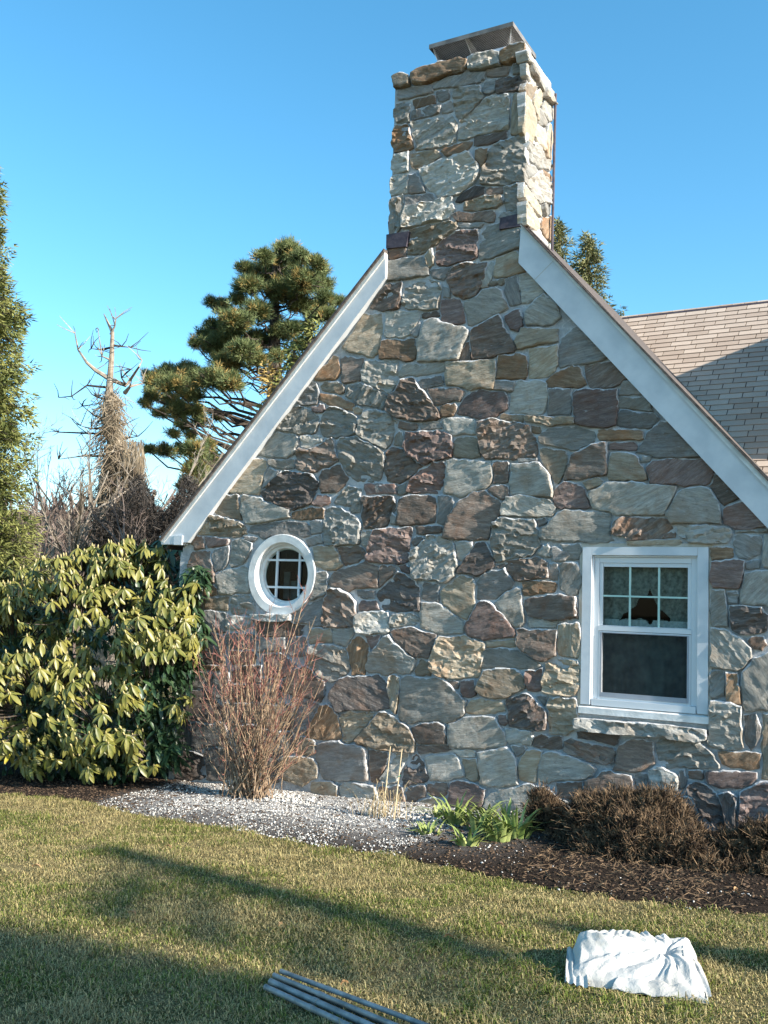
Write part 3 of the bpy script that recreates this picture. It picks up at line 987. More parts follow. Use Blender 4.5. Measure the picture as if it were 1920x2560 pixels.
def make_wall():
    st = 0.025; V = []; Fc = []; idx = {}
    nx = int((WR - WL) / st); nz = int((5.6 - WB) / st)
    def vid(i, j):
        if (i, j) not in idx:
            x = WL + i * st; z = WB + j * st; idx[i, j] = len(V); V.append((x, MORT - relief(x, z), z))
        return idx[i, j]
    for i in range(nx):
        for j in range(nz):
            x = WL + (i + .5) * st; z = WB + (j + .5) * st
            if z > 1.9 and not under_rake(x, z, 0.07) and not (CH['x0'] < x < CH['x1']): continue
            if (x - RWC.x) ** 2 + (z - RWC.z) ** 2 < 0.34 ** 2: continue
            if DW['x0'] + 0.03 < x < DW['x1'] - 0.03 and DW['z0'] + 0.02 < z < DW['z1'] - 0.03: continue
            Fc.append((vid(i, j), vid(i + 1, j), vid(i + 1, j + 1), vid(i, j + 1)))
    o = np_mesh('front_wall', V, Fc, M_mortar, parent=house, smooth=True)
    return o
wall = make_wall()
def surface_grid(name, parent, fn, nu, nv, mat, smooth=True):
    V = [fn(i / nu, j / nv) for j in range(nv + 1) for i in range(nu + 1)]
    Fc = [(j * (nu + 1) + i, j * (nu + 1) + i + 1, (j + 1) * (nu + 1) + i + 1, (j + 1) * (nu + 1) + i) for j in range(nv) for i in range(nu)]
    return np_mesh(name, V, Fc, mat, parent=parent, smooth=smooth)
# chimney shaft: mortar faces with relief
def make_chimney():
    c = CH; V = []; Fc = []
    def add(fn, nu, nv, flip=False):
        b = len(V)
        for j in range(nv + 1):
            for i in range(nu + 1): V.append(fn(i / nu, j / nv))
        for j in range(nv):
            for i in range(nu):
                a = b + j * (nu + 1) + i; q = (a, a + 1, a + nu + 2, a + nu + 1); Fc.append(q[::-1] if flip else q)
    zb = 3.6
    add(lambda u, v: (c['x0'] + (c['x1'] - c['x0']) * u, MORT - 0.004 - relief(c['x0'] + (c['x1'] - c['x0']) * u, zb + (c['z1'] - zb) * v) * (0 if u in (0, 1) else 1), zb + (c['z1'] - zb) * v), 55, 120)
    add(lambda u, v: (c['x1'] - 0.012 + relief(u * .7, v * 3) * (0 if u in (0, 1) else 1), MORT - 0.004 + (c['y1'] - MORT) * u, zb + (c['z1'] - zb) * v), 26, 120)
    add(lambda u, v: (c['x0'], MORT - 0.004 + (c['y1'] - MORT) * u, zb + (c['z1'] - zb) * v), 2, 4, True)
    add(lambda u, v: (c['x0'] + (c['x1'] - 0.012 - c['x0']) * u, c['y1'] + 0, zb + (c['z1'] - zb) * v), 2, 4, True)
    add(lambda u, v: (c['x0'] + (c['x1'] - 0.012 - c['x0']) * u, MORT - 0.004 + (c['y1'] - MORT) * v, c['z1']), 8, 4)
    return np_mesh('chimney', V, Fc, M_mortar, parent=house)
chimney = make_chimney()

def densify(P, step=0.03):
    Q = []
    for i in range(len(P)):
        a = P[i]; b = P[(i + 1) % len(P)]; k = max(1, int(math.hypot(b[0] - a[0], b[1] - a[1]) / step))
        for j in range(k): Q.append((a[0] + (b[0] - a[0]) * j / k, a[1] + (b[1] - a[1]) * j / k))
    return Q
def grow(polys, limit, joint=0.020, gmax=0.034, extra=()):
    """let the outlines swell until neighbouring stones are one joint apart"""
    dens = [densify(P) for P in polys]
    allp = np.array([p for D in dens for p in D] + list(extra)); own = np.array([i for i, D in enumerate(dens) for _ in D] + [-1] * len(extra))
    out = []
    for i, D in enumerate(dens):
        A, cx, cy = area_c(polys[i]); D = np.array(D)
        # outward normals along the outline
        nx_ = np.roll(D, -1, 0) - np.roll(D, 1, 0); nrm = np.stack([nx_[:, 1], -nx_[:, 0]], 1) * (1 if A > 0 else -1); nrm /= np.linalg.norm(nrm, axis=1)[:, None] + 1e-9
        lo, hi = D.min(0) - .12, D.max(0) + .12
        m = (own != i) & (allp[:, 0] > lo[0]) & (allp[:, 0] < hi[0]) & (allp[:, 1] > lo[1]) & (allp[:, 1] < hi[1]); O = allp[m]
        t = np.zeros(len(D))
        for k in range(1, 10):
            tt = gmax * k / 9; q = D + nrm * tt
            d = np.sqrt(((q[:, None] - O[None]) ** 2).sum(2)).min(1) if len(O) else np.full(len(D), 9.)
            ok = (t >= gmax * (k - 1) / 9 - 1e-6) & (d > tt + joint) & np.array([limit(*p) for p in q])
            t = np.where(ok, tt, t)
        t = np.minimum(t, np.minimum(np.roll(t, 1), np.roll(t, -1)) + .012)
        Q = D + nrm * t[:, None]
        out.append([tuple(p) for p in Q])
    return out
def lim_wall(x, z):
    if math.hypot(x - RWC.x, z - RWC.z) < 0.405: return False
    if DW['x0'] - .012 < x < DW['x1'] + .012 and DW['z0'] - .09 < z < DW['z1'] + .012: return False
    return x > WL - 0.012
def lim_chim(x, z): return CH['x0'] - .012 < x < CH['x1'] + .004
def lim_side(y, z): return 0.0 < y < CH['y1'] + .01
cnt = 0
items = []
for code, px in parse(WALL): items.append((code, 0.0, wall, [(h.x, h.z) for h in (hitY(a, b, 0.0) for a, b in px)]))
# blocks further right (past the frame) and low down behind the bushes
taken = np.array([p for it in items for p in densify(it[3], .04)])
polys_ = [it[3] for it in items]
rf = random.Random(17)
zz = -0.12
while zz < 2.4:
    hh = rf.uniform(.13, .22); xx = -6.65
    while xx < WR - .12:
        ww = rf.uniform(.16, .34)
        if xx + ww > WR - .02: ww = WR - .02 - xx
        c_ = (xx + ww / 2, zz + hh / 2)
        if (xx > -1.12 or zz < .12) and under_rake(c_[0], c_[1] + .05, 0) and lim_wall(*c_):
            q = [(xx + .02 + rf.uniform(0, .02), zz + .02), (xx + ww * .5, zz + .02 - rf.uniform(0, .015)), (xx + ww - .02, zz + .02 + rf.uniform(0, .02)), (xx + ww - .02 - rf.uniform(0, .03), zz + hh - .02), (xx + .03, zz + hh - .02 - rf.uniform(0, .02))]
            pp = densify(q, .04) + [c_]
            dmin = min(float(np.sqrt(((taken - np.array(p)) ** 2).sum(1)).min()) for p in pp)
            if dmin > .022 and not any(inside2(c_[0], c_[1], P) for P in polys_) and not any(inside2(p[0], p[1], P) for P in polys_[:] for p in q[::2]) and len(items) < 299 and (xx > -1.12 or rf.random() < .6): items.append((rf.choice('gGbtrgG'), 0.0, wall, q))
        xx += ww
    zz += hh
nw = len(items)
for code, px in parse(CHIM):
    y = -0.03 if ('s' in code and px[0][1] < 225) else 0.0
    items.append((code, y, chimney, [(h.x, h.z) for h in (hitY(a, b, y) for a, b in px)]))
G_ = grow([it[3] for it in items], lambda x, z: lim_wall(x, z) if z < 3.9 else lim_chim(x, z))
for k, ((code, y, par, _), poly) in enumerate(zip(items, G_)):
    make_stone(poly, code, par, Vector((0, y, 0)), vX, vZ, -vY, 101 + k, deep=0.10 if y else 0.06)
cnt = len(items)
xs = CH['x1'] + 0.012
sd = [(code, [(h.y, h.z) for h in (hitX(a, b, xs) for a, b in px)]) for code, px in parse(SIDE)]
for (code, _), poly in zip(sd, grow([q for _, q in sd], lim_side, gmax=0.06)):
    cnt += 1
    make_stone(poly, code, chimney, Vector((xs, 0, 0)), vY, vZ, vX, 100 + cnt, hgt=0.006)
for code, px in parse(SIDE_COPING):
    cnt += 1
    poly = [(h.y, h.z) for h in (hitX(a, b, CH['x1'] + 0.05) for a, b in px)]
    make_stone(poly, code, chimney, Vector((CH['x1'] + 0.05, 0, 0)), vY, vZ, vX, 100 + cnt, hgt=0.006, deep=0.12)
# crown slabs on the top of the shaft, behind the coping stones
m = MB()
for i in range(5):
    x = -4.33 + i * 0.245
    for y in (0.20, 0.50):
        m.bb(x, x + 0.22, y - 0.13, y + 0.13, CH['z1'] + 0.002, CH['z1'] + 0.03 + 0.012 * ((i * 7) % 3))
m.build('crown_slab', SM['G'], chimney)
# stone sills
def sill_stone(pxs, seed, hg, code='Wws'):
    poly = [(h.x, h.z) for h in (hitY(a, b, 0.0) for a, b in pxs)]
    o = make_stone(poly, code, wall, Vector((0, 0, 0)), vX, vZ, -vY, seed, hgt=hg)
    o.name = 'window_sill_stone'; return o
sill_stone([(1420 + a / 3.318, 1560 + b / 3.318) for a, b in ((80, 775), (250, 785), (470, 805), (800, 830), (1150, 870), (1150, 960), (1060, 975), (800, 940), (560, 915), (300, 895), (80, 870))], 5001, 0.085)
sill_stone([(440 + a / 3.318, 1220 + b / 3.318) for a, b in ((635, 1048), (800, 1050), (962, 1048), (955, 1100), (800, 1115), (650, 1092))], 5002, 0.06)

# west wall and body behind
m = MB()
m.bb(WL + 0.01, WL + 0.3, MORT + 0.012, 7.5, WB, 2.0)
m.build('side_wall', M_mortar, house); m = MB()
m.bb(WR - 0.3, WR - 0.01, MORT + 0.012, 1.7, WB, 2.0)
m.build('side_wall', M_mortar, house)

# ---------------- rake boards, mouldings, roof
def strip(pts, d, name, mat):
    m = MB(); m.prism(pts, d); return m.build(name, mat, house)
strip([LT1, LB1, LB2, LT2], (0, 0.10, 0), 'rake_board', M_paint)
strip([RB0, RB3, RT3, RT0], (0, 0.10, 0), 'rake_board', M_paint)
def lerp(a, b, t): return a + (b - a) * t
for (A1, A2, C1, C2, ts) in ((RB0, RB3, RT0, RT3, (.06,)),):
    for t in ts:
        p, q = lerp(A1, A2, t), lerp(C1, C2, t); ax = (A2 - A1).normalized() * .0018
        q = p + (q - p).project(Vector((-(A2 - A1).z, 0, (A2 - A1).x)).normalized())
        m = MB(); m.prism([p - ax + Vector((0, -.0015, 0)), p + ax + Vector((0, -.0015, 0)), q + ax + Vector((0, -.0015, 0)), q - ax + Vector((0, -.0015, 0))], (0, .003, 0)); m.build('board_joint', M_caulk, house)
for (A1, A2, O1, O2) in ((LT1, LT2, LO1, LO2), (RT3, RT0, RO3, RO0)):
    n1, n2 = Vector((A1.x, -0.078, A1.z)), Vector((A2.x, -0.078, A2.z))
    o1, o2 = Vector((O1.x, -0.078, O1.z)), Vector((O2.x, -0.078, O2.z))
    a, b = lerp(n1, o1, .62), lerp(n2, o2, .62)
    strip([n1, n2, b, a] if n1.x < n2.x else [n2, n1, a, b], (0, 0.10, 0), 'rake_moulding', M_paint_old)
    a2, b2 = a + Vector((0, -0.022, 0)), b + Vector((0, -0.022, 0)); c2, d2 = o1 + Vector((0, -0.022, 0)), o2 + Vector((0, -0.022, 0))
    strip([a2, b2, d2, c2] if a2.x < b2.x else [b2, a2, c2, d2], (0, 0.14, 0), 'shingle_edge', M_shingle_edge)
# main roof slabs (their edge shows above the rake)
ROOF_A = 1.125
def rz_left(x): return lerp(LT1, LT2, (x - LT1.x) / (LT2.x - LT1.x)).z + 0.02
def rz_right(x): return lerp(RT3, RT0, (x - RT3.x) / (RT0.x - RT3.x)).z + 0.02
RIDX = -3.70
m = MB()
zr_ = max(rz_left(RIDX), rz_right(RIDX))
for (x0, x1, z0, z1) in ((LO1.x, CH['x0'] - 0.01, rz_left(LO1.x) - 0.02, rz_left(CH['x0'])), (RE, CH['x1'] + 0.01, rz_right(RE), rz_right(CH['x1']))):
    m.prism([(x0, 0.03, z0), (x1, 0.03, z1), (x1, 0.03, z1 + 0.03), (x0, 0.03, z0 + 0.03)], (0, 0.66, 0))
for (x0, z0) in ((LO1.x, rz_left(LO1.x) - 0.02), (RE, rz_right(RE))):
    m.prism([(x0, 0.69, z0), (RIDX, 0.69, zr_), (RIDX, 0.69, zr_ + 0.03), (x0, 0.69, z0 + 0.03)], (0, 4.4 if x0 > -3 else 7.2, 0))
roof = m.build('roof', M_shingle_edge, house)
# gable wall plate behind the roof line so that no light leaks
m = MB(); m.prism([(WL + .05, 0.62, 1.9), (WR - .05, 0.62, 1.9), (RIDX, 0.62, zr_ - 0.05)], (0, 0.03, 0)); m.build('light_block_plate', M_dark_room, house)

# gutter on the left eave
g = P3(400, 1340); g2 = P3(436, 1361)
gm = MB()
gx0, gx1, gz0, gz1 = g.x, g2.x, g2.z, g.z
gm.prism([(gx0, -0.07, gz1), (gx0 + 0.005, -0.07, gz1 - 0.02), (gx0 + 0.035, -0.07, gz0), (gx1, -0.07, gz0), (gx1, -0.07, gz1)], (0, 7.4, 0))
gut = gm.build('gutter', M_paint, house)
gm = MB(); e2 = P3(470, 1359); gm.bb(gx1 + 0.003, gx1 + 0.11, -0.075, -0.055 + 0.12, gz0 - 0.005, gz1 + 0.004); gm.build('eave_return', M_paint, gut)
gm = MB(); gm.bb(gx1 + .115, WL - 0.002, 0.02, 7.3, gz0 + 0.02, gz0 + 0.04); gm.build('soffit', M_paint_old, house)

# ---------------- slate flashings, pipe, cap
def plate(pxs, y, mat, name, par, th=0.01):
    P = [hitY(a, b, y) for a, b in pxs]; m = MB(); m.prism(P, (0, th, 0)); return m.build(name, mat, par)
def B_(a, b): return (940 + a / 3.318, 300 + b / 3.318)
plate([B_(85, 950), B_(83, 1065), B_(250, 1047), B_(272, 920)], -0.03, M_slate, 'slate_flashing', chimney, 0.05)
plate([B_(1030, 812), B_(1020, 905), B_(1195, 880), B_(1200, 770)], -0.03, M_slate, 'slate_flashing', chimney, 0.05)
plate([B_(1215, 895), B_(1300, 975), B_(1425, 1105), B_(1440, 1085), B_(1330, 960), B_(1225, 870)], 0.10, M_paint_old, 'step_flashing', chimney, 0.01)
m = MB()
pt, pb = hitX(1380, 222, -2.985), hitX(1377, 640, -2.985)
m.tube([(pt.x, pt.y + .10, pt.z), (pb.x, pb.y + .03, pb.z)], 0.013, 8)
pipe = m.build('conduit_pipe', M_slate, house)
# chimney cap: sloping hopper skirt of expanded metal under a flat lid
cap = empty('chimney_cap', (-3.65, 0.3, 6.65)); cap.parent = house; cap.matrix_parent_inverse = world_of(house).inverted()
L0, L1 = hitY(1074, 115, 0.03), hitY(1282, 57, 0.03)
zl = (L0.z + L1.z) / 2
lx0, lx1, ly0, ly1 = L0.x, L1.x, 0.03, 0.62
m = MB()
m.bb(lx0, lx1, ly0, ly1, zl - 0.002, zl + 0.012)
for a, b, c, d in ((lx0, lx1, ly0 - .004, ly0), (lx0, lx1, ly1, ly1 + .004)): m.bb(a, b, c, d, zl - 0.03, zl + 0.012)
for a, b in ((lx0 - .004, lx0), (lx1, lx1 + .004)): m.bb(a, b, ly0 - .004, ly1 + .004, zl - 0.03, zl + 0.012)
m.build('lid', M_galv, cap)
F0, F1 = hitY(1090, 168, 0.13), hitY(1270, 121, 0.13)
bx0, bx1, by0, by1 = F0.x, F1.x, 0.13, 0.52
zb_ = CH['z1'] + 0.06
m = MB()
for (x0, x1, y0, y1) in ((bx0, bx0 + (bx1 - bx0) * .33, by0 - .02, by0), (bx0 + (bx1 - bx0) * .45, bx1, by0 - .02, by0), (bx0, bx0 + .02, by0 + .003, by1), (bx1 - .02, bx1, by0 + .003, by1)):
    m.bb(x0, x1, y0, y1, F0.z - 0.02, F0.z + 0.012)
m.build('base_flange', M_galv_pale, cap)
# hood panels: inward sloping sheet between lid rim and cage
m = MB()
ix0, ix1, iy0, iy1 = bx0 + .02, bx1 - .02, by0 + .03, by1 - .02
zc = F0.z
T = [(lx0 + .02, ly0 + .02, zl - .004), (lx1 - .02, ly0 + .02, zl - .004), (lx1 - .02, ly1 - .02, zl - .004), (lx0 + .02, ly1 - .02, zl - .004)]
Bq = [(ix0, iy0 + .04, zc), (ix1, iy0 + .04, zc), (ix1, iy1, zc), (ix0, iy1, zc)]
def expanded(p00, p10, p11, p01, nu, nv, r, mm):
    """diamond mesh of thin wires on a quad"""
    p00, p10, p11, p01 = map(Vector, (p00, p10, p11, p01))
    P = lambda u, v: (p00 * (1 - u) + p10 * u) * (1 - v) + (p01 * (1 - u) + p11 * u) * v
    for i in range(-nv, nu + 1):
        for s in (1, -1):
            pts = []
            for k in range(nv + 1):
                u = (i + k) / nu if s == 1 else (i + nv - k) / nu
                if 0 <= u <= 1: pts.append(P(u, k / nv))
            if len(pts) > 1: mm.tube(pts, r, 3, cap=False)
expanded(Bq[0], Bq[1], T[1], T[0], 34, 11, 0.0014, m)
expanded(Bq[1], Bq[2], T[2], T[1], 18, 11, 0.0014, m)
expanded(Bq[3], Bq[0], T[0], T[3], 18, 11, 0.0014, m)
expanded(Bq[2], Bq[3], T[3], T[2], 34, 11, 0.0014, m)
o = m.build('mesh_screen', M_galv_pale, cap); tag(o, kind='stuff')
m = MB()
back = 0.03
for a, b, c, d in ((1, 2, 2, 1), (3, 0, 0, 3), (2, 3, 3, 2)):
    q = [Vector(Bq[a]), Vector(Bq[b]), Vector(T[c]), Vector(T[d])]
    ctr = (Vector(Bq[0]) + Vector(Bq[2]) + Vector(T[0]) + Vector(T[2])) / 4
    q = [p + (ctr - p) * 0.06 for p in q]
    m.face(q)
mid0, mid1 = lerp(Vector(T[0]), Vector(T[1]), .42), lerp(Vector(Bq[0]), Vector(Bq[1]), .50)
m.prism([mid0, mid1, mid1 + Vector((.09, 0, 0)), mid0 + Vector((.03, 0, 0))], (0, 0.006, 0))
m.build('side_panel', M_galv, cap)
m = MB()
for t in (0, 1, 2, 3): m.tube([Bq[t], T[t]], 0.004, 4)
m.tube([mid0, mid1], 0.004, 4)
m.build('corner_rod', M_galv_pale, cap)

# ------------------------------------------------------------------ round window
def ring_mesh(cx, cz, prof, mat, name, par, seg=72):
    """prof: list of (radius, y)"""
    m = MB(); n = len(prof)
    for k in range(seg):
        a = 2 * math.pi * k / seg
        for r, y in prof: m.v.append((cx + r * math.cos(a), y, cz + r * math.sin(a)))
    for k in range(seg):
        k2 = (k + 1) % seg
        for i in range(n - 1): m.f.append((k * n + i, k2 * n + i, k2 * n + i + 1, k * n + i + 1))
    return m.build(name, mat, par, smooth=False)
rw = empty('round_window', (RWC.x, 0, RWC.z)); rw.parent = house; rw.matrix_parent_inverse = world_of(house).inverted()
ring_mesh(-5.440, 1.862, [(0.392, 0.05), (0.392, -0.018), (0.386, -0.024), (0.315, -0.022), (0.308, -0.012), (0.300, 0.012), (0.293, 0.016), (0.288, 0.045), (0.276, 0.048), (0.262, 0.052), (0.258, 0.085), (0.25, 0.085)], M_paint_old, 'frame', rw)
def disk(cx, cz, y, r, mat, name, par):
    m = MB(); m.face([(cx + r * math.cos(2 * math.pi * k / 48), y, cz + r * math.sin(2 * math.pi * k / 48)) for k in range(48)]); return m.build(name, mat, par)
disk(-5.433, 1.875, 0.082, 0.262, M_glass, 'pane', rw)
def bar(p0, p1, w, y0, y1, mat, name, par):
    p0, p1 = Vector(p0), Vector(p1); t = (p1 - p0).normalized(); s = Vector((-t.z, 0, t.x)) * (w / 2)
    m = MB(); m.prism([Vector((q.x, y0, q.z)) for q in (p0 + s, p0 - s, p1 - s, p1 + s)], (0, y1 - y0, 0)); return m.build(name, mat, par)
for px in (692, 748):
    h = hitY(px, 1435, 0.065); dz = math.sqrt(max(0.001, .262 ** 2 - (h.x + 5.433) ** 2))
    bar((h.x, 0, 1.875 - dz), (h.x, 0, 1.875 + dz), 0.022, 0.060, 0.078, M_vinyl, 'muntin', rw)
for py in (1400.5, 1468.5):
    h = hitY(720, py, 0.065); dx = math.sqrt(max(0.001, .262 ** 2 - (h.z - 1.875) ** 2))
    bar((-5.433 - dx, 0, h.z), (-5.433 + dx, 0, h.z), 0.020, 0.057, 0.0755, M_vinyl, 'muntin', rw)
m = MB()
for k, (a, b) in enumerate(((-.2, .03), (-.12, -.06), (.02, -.1), (.1, .02), (.16, -.08))):
    m.bb(-5.433 + a - .03, -5.433 + a + .04, 0.35 + .01 * k, 0.37 + .01 * k, 1.63, 1.875 + b)
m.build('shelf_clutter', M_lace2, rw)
# rooms behind the two windows
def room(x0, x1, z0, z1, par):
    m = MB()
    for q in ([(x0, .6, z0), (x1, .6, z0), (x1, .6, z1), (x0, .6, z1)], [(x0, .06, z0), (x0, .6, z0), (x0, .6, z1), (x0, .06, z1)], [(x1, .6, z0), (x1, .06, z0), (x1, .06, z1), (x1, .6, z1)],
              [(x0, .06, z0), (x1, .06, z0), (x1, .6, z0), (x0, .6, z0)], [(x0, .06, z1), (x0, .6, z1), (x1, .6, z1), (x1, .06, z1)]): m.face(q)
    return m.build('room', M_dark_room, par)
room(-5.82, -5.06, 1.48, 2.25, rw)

# ------------------------------------------------------------------ double hung window
win = empty('double_hung_window', ((DW['x0'] + DW['x1']) / 2, 0, DW['z0'])); win.parent = house; win.matrix_parent_inverse = world_of(house).inverted()
def frame(x0, x1, z0, z1, wl_, wr_, wt, wb, y0, y1, mat, name, par=win):
    m = MB(); i = 0.0015
    m.bb(x0, x0 + wl_, y0, y1, z0, z1); m.bb(x1 - wr_, x1, y0, y1, z0, z1)
    if wt: m.bb(x0 + wl_ + i, x1 - wr_ - i, y0, y1, z1 - wt, z1)
    if wb: m.bb(x0 + wl_ + i, x1 - wr_ - i, y0, y1, z0, z0 + wb)
    return m.build(name, mat, par)
def HX(px, y): return hitY(px, 1500, y).x
def HZ(px, py, y): return hitY(px, py, y).z
x0, x1, z0, z1 = DW['x0'], DW['x1'], DW['z0'], DW['z1']
frame(x0 - .03, x1 + .025, z0 - .01, z1 + .03, .028, .024, .028, 0, 0.004, 0.035, M_caulk, 'caulk_joint')
frame(x0, x1, z0 + .065, z1, .076, .08, .066, 0, -0.012, 0.04, M_paint, 'casing')
ci0, ci1 = x0 + .076, x1 - .08
frame(ci0 + .002, ci1 - .002, z0 + .07, z1 - .068, .010, .010, .012, 0, 0.012, 0.06, M_vinyl, 'outer_frame')
ys = 0.045
gl, gr = HX(1508, ys), HX(1720, ys)
gt, gm_t, gm_b, gb = HZ(1610, 1418, ys), HZ(1610, 1567, ys), HZ(1610, 1582, ys), HZ(1610, 1737, ys)
fz0 = HZ(1610, 1768, ys)
frame(ci0 + .0135, ci1 - .0135, gb - .056, z1 - .082, gl - .030 - ci0 - .0135, ci1 - .0135 - gr - .030, z1 - .082 - gt - .032, 0, 0.028, 0.07, M_vinyl, 'jamb')
frame(gl - .028, gr + .028, gm_t - .004, gt + .03, .028, .028, .03, .004, 0.036, 0.066, M_vinyl, 'upper_sash')
m = MB(); m.bb(gl - .03, gr + .03, 0.022, 0.062, gm_b + .004, gm_t - .006); m.build('meeting_rail', M_vinyl, win)
frame(gl - .028, gr + .028, gb - .06, gm_b, .028, .028, .012, .02, 0.026, 0.064, M_vinyl, 'lower_sash')
frame(gl - .012, gr + .012, gb - .038, gm_b - .008, .012, .012, .006, .036, 0.018, 0.024, M_screen_frame, 'screen_frame')
m = MB(); m.face([(gl, .021, gb), (gr, .021, gb), (gr, .021, gm_b - .012), (gl, .021, gm_b - .012)]); m.build('insect_screen', M_screen, win)
m = MB(); m.face([(gl, .050, gm_t), (gr, .050, gm_t), (gr, .050, gt), (gl, .050, gt)]); m.build('upper_pane', M_glass, win)
m = MB(); m.face([(gl, .055, gb), (gr, .055, gb), (gr, .055, gm_b), (gl, .055, gm_b)]); m.build('lower_pane', M_glass, win)
for px in (1575, 1647.5):
    x = HX(px, .045); bar((x, 0, gm_t), (x, 0, gt), 0.016, 0.040, 0.0485, M_muntin, 'muntin', win)
zm = HZ(1610, 1492, .045)
bar((gl, 0, zm), (gr, 0, zm), 0.014, 0.0375, 0.0470, M_muntin, 'muntin', win)
m = MB()
m.bb(ci0 + .012, ci1 - .012, -0.004, 0.06, z0 + .062, gb - .058)
m.build('inner_ledge', M_vinyl, win)
m = MB(); m.prism([(x0 - .012, -0.03, z0 - .005), (x0 - .012, -0.03, z0 + .045), (x0 - .012, 0.03, z0 + .061), (x0 - .012, 0.03, z0 - .005)], (x1 - x0 + .02, 0, 0)); m.build('sill', M_paint_old, win)
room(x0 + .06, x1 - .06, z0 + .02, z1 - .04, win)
# curtains
def K_(a, b): return (1420 + a / 3.318, 1220 + b / 3.318)
YC = 0.13
hole = [K_(*p) for p in ((425, 1105), (455, 1045), (500, 1028), (528, 1000), (568, 975), (590, 915), (655, 890), (680, 835), (700, 880), (735, 960), (750, 1000), (800, 1030), (845, 1075), (848, 1112), (780, 1092), (712, 1096), (700, 1122), (680, 1135), (655, 1102), (600, 1076), (545, 1098), (505, 1082), (460, 1085))]
hole = [(h.x, h.z) for h in (hitY(a, b, YC) for a, b in hole)]
def inside(x, z, P):
    c = False
    for i in range(len(P)):
        (a, b), (d, e) = P[i], P[i - 1]
        if (b > z) != (e > z) and x < (d - a) * (z - b) / (e - b) + a: c = not c
    return c
def curtain(xa, xb, za, zb, mat, name, hl=None, y=YC, amp=0.018, fr=60, st=0.006):
    nu, nv = int((xb - xa) / st), int((zb - za) / st); V = []; Fc = []
    for j in range(nv + 1):
        for i in range(nu + 1):
            x, z = xa + (xb - xa) * i / nu, za + (zb - za) * j / nv
            V.append((x, y + amp * math.sin(x * fr + 1.5 * noise.noise((x * 4, z * 3, 1))) * (0.6 + .4 * noise.noise((x * 6, 0, 2))), z))
    for j in range(nv):
        for i in range(nu):
            x, z = xa + (xb - xa) * (i + .5) / nu, za + (zb - za) * (j + .5) / nv
            if hl and inside(x, z, hl): continue
            a = j * (nu + 1) + i; Fc.append((a, a + 1, a + nu + 2, a + nu + 1))
    return np_mesh(name, V, Fc, mat, parent=win, smooth=True)
zcut = hitY(*K_(600, 1090), YC).z
curtain(gl - .03, gr + .05, zcut - .02, gt + .03, M_lace, 'lace_curtain', hole)
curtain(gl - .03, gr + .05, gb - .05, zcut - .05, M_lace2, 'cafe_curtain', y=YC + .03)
cw = curtain(gl - .03, gr + .05, zcut - .07, zcut - .005, simple('white_ruffle', (0.42, 0.45, 0.45), (0.6, 0.62, 0.62), 60, .9, .1, bmp=.4), 'curtain_ruffle', hole, y=YC - .015, fr=110, amp=.008)

# ------------------------------------------------------------------ wing behind: roof with shingle courses
RY, RZ = 5.0, 5.585
r2 = math.sqrt(.5)
wing = house
def wp(x, s, h=0.0): return Vector((x, RY - s * r2 - h * r2, RZ - s * r2 + h * r2))
m = MB()
m.prism([(-3.6, RY, RZ - .03), (-3.6, 1.5, RZ - 3.53), (-3.6, 1.5, RZ - 3.63), (-3.6, 8.6, RZ - 3.73), (-3.6, 8.6, RZ - 3.63)], (9.4, 0, 0))
wr_o = m.build('wing_roof', M_shingle_edge, house)
m = MB(); m.bb(WR + .004, 5.7, 1.72, 8.4, WB, RZ - 3.5); m.build('wing_wall', M_mortar, house)
EXP, TAB = 0.1075, 0.252
def main_z(x): return rz_right(x)
rs = random.Random(3)
def shingle_mesh(w):
    m = MB(); a = Vector((1, 0, 0)); b = Vector((0, -r2, -r2)); c = Vector((0, -r2, r2))
    # lies along the slope, butt end lifted
    P = [(-w / 2, 0), (w / 2, 0), (w / 2, EXP + .006), (-w / 2, EXP + .006)]
    lo = [a * x + b * s + c * (0.001 + 0.006 * s / EXP) for x, s in P]; hi = [q + c * (0.0035 + (0.004 if i > 1 else 0)) for i, q in enumerate(lo)]
    n = len(m.v); m.v += [tuple(q) for q in lo + hi]
    m.f += [(0, 3, 2, 1), (4, 5, 6, 7), (0, 1, 5, 4), (1, 2, 6, 5), (2, 3, 7, 6), (3, 0, 4, 7)]
    me = bpy.data.meshes.new('shingle'); me.from_pydata(m.v, [], m.f); me.materials.append(M_shingle); return me, m
SH = [shingle_mesh(TAB - .008), shingle_mesh(TAB - .010)]
cands = []
nrows = int(4.85 / EXP)
for r in range(nrows):
    s = 0.05 + r * EXP
    off = (r * 0.5 % 1) * TAB + rs.uniform(-.05, .05)
    for i in range(-2, 38):
        x = -3.8 + off + i * TAB
        p = wp(x, s)
        if p.z + 0.42 < main_z(x - TAB / 2) or x > 5.6: continue
        # in view?
        d = p - EYE; zc_ = -(d.x * WX.z + d.y * WY.z + d.z * WZ.z)
        px = 960 + F * (d.x * WX.x + d.y * WY.x + d.z * WZ.x) / zc_; py = 1280 - F * (d.x * WX.y + d.y * WY.y + d.z * WZ.y) / zc_
        # rake line in the picture
        rk = 860 + (px - 1591) * 1.0
        vis = px < 1950 and py < rk + 25
        cands.append((not vis, (p - EYE).length, x, s, p))
cands.sort(key=lambda t: (t[0], t[1]))
rest = MB()
for k, (nv_, dd, x, s, p) in enumerate(cands):
    me, mm = SH[k % 2]
    if k < 300 and not nv_:
        o = bpy.data.objects.new('shingle', me); col.objects.link(o); o.location = p
        o.parent = wr_o; o.matrix_parent_inverse = world_of(wr_o).inverted()
    else:
        n = len(rest.v); rest.v += [(a + p.x, b + p.y, c + p.z) for a, b, c in mm.v]; rest.f += [tuple(n + q for q in f) for f in mm.f]
o = rest.build('shingle_field', M_shingle, wr_o); tag(o, kind='stuff')
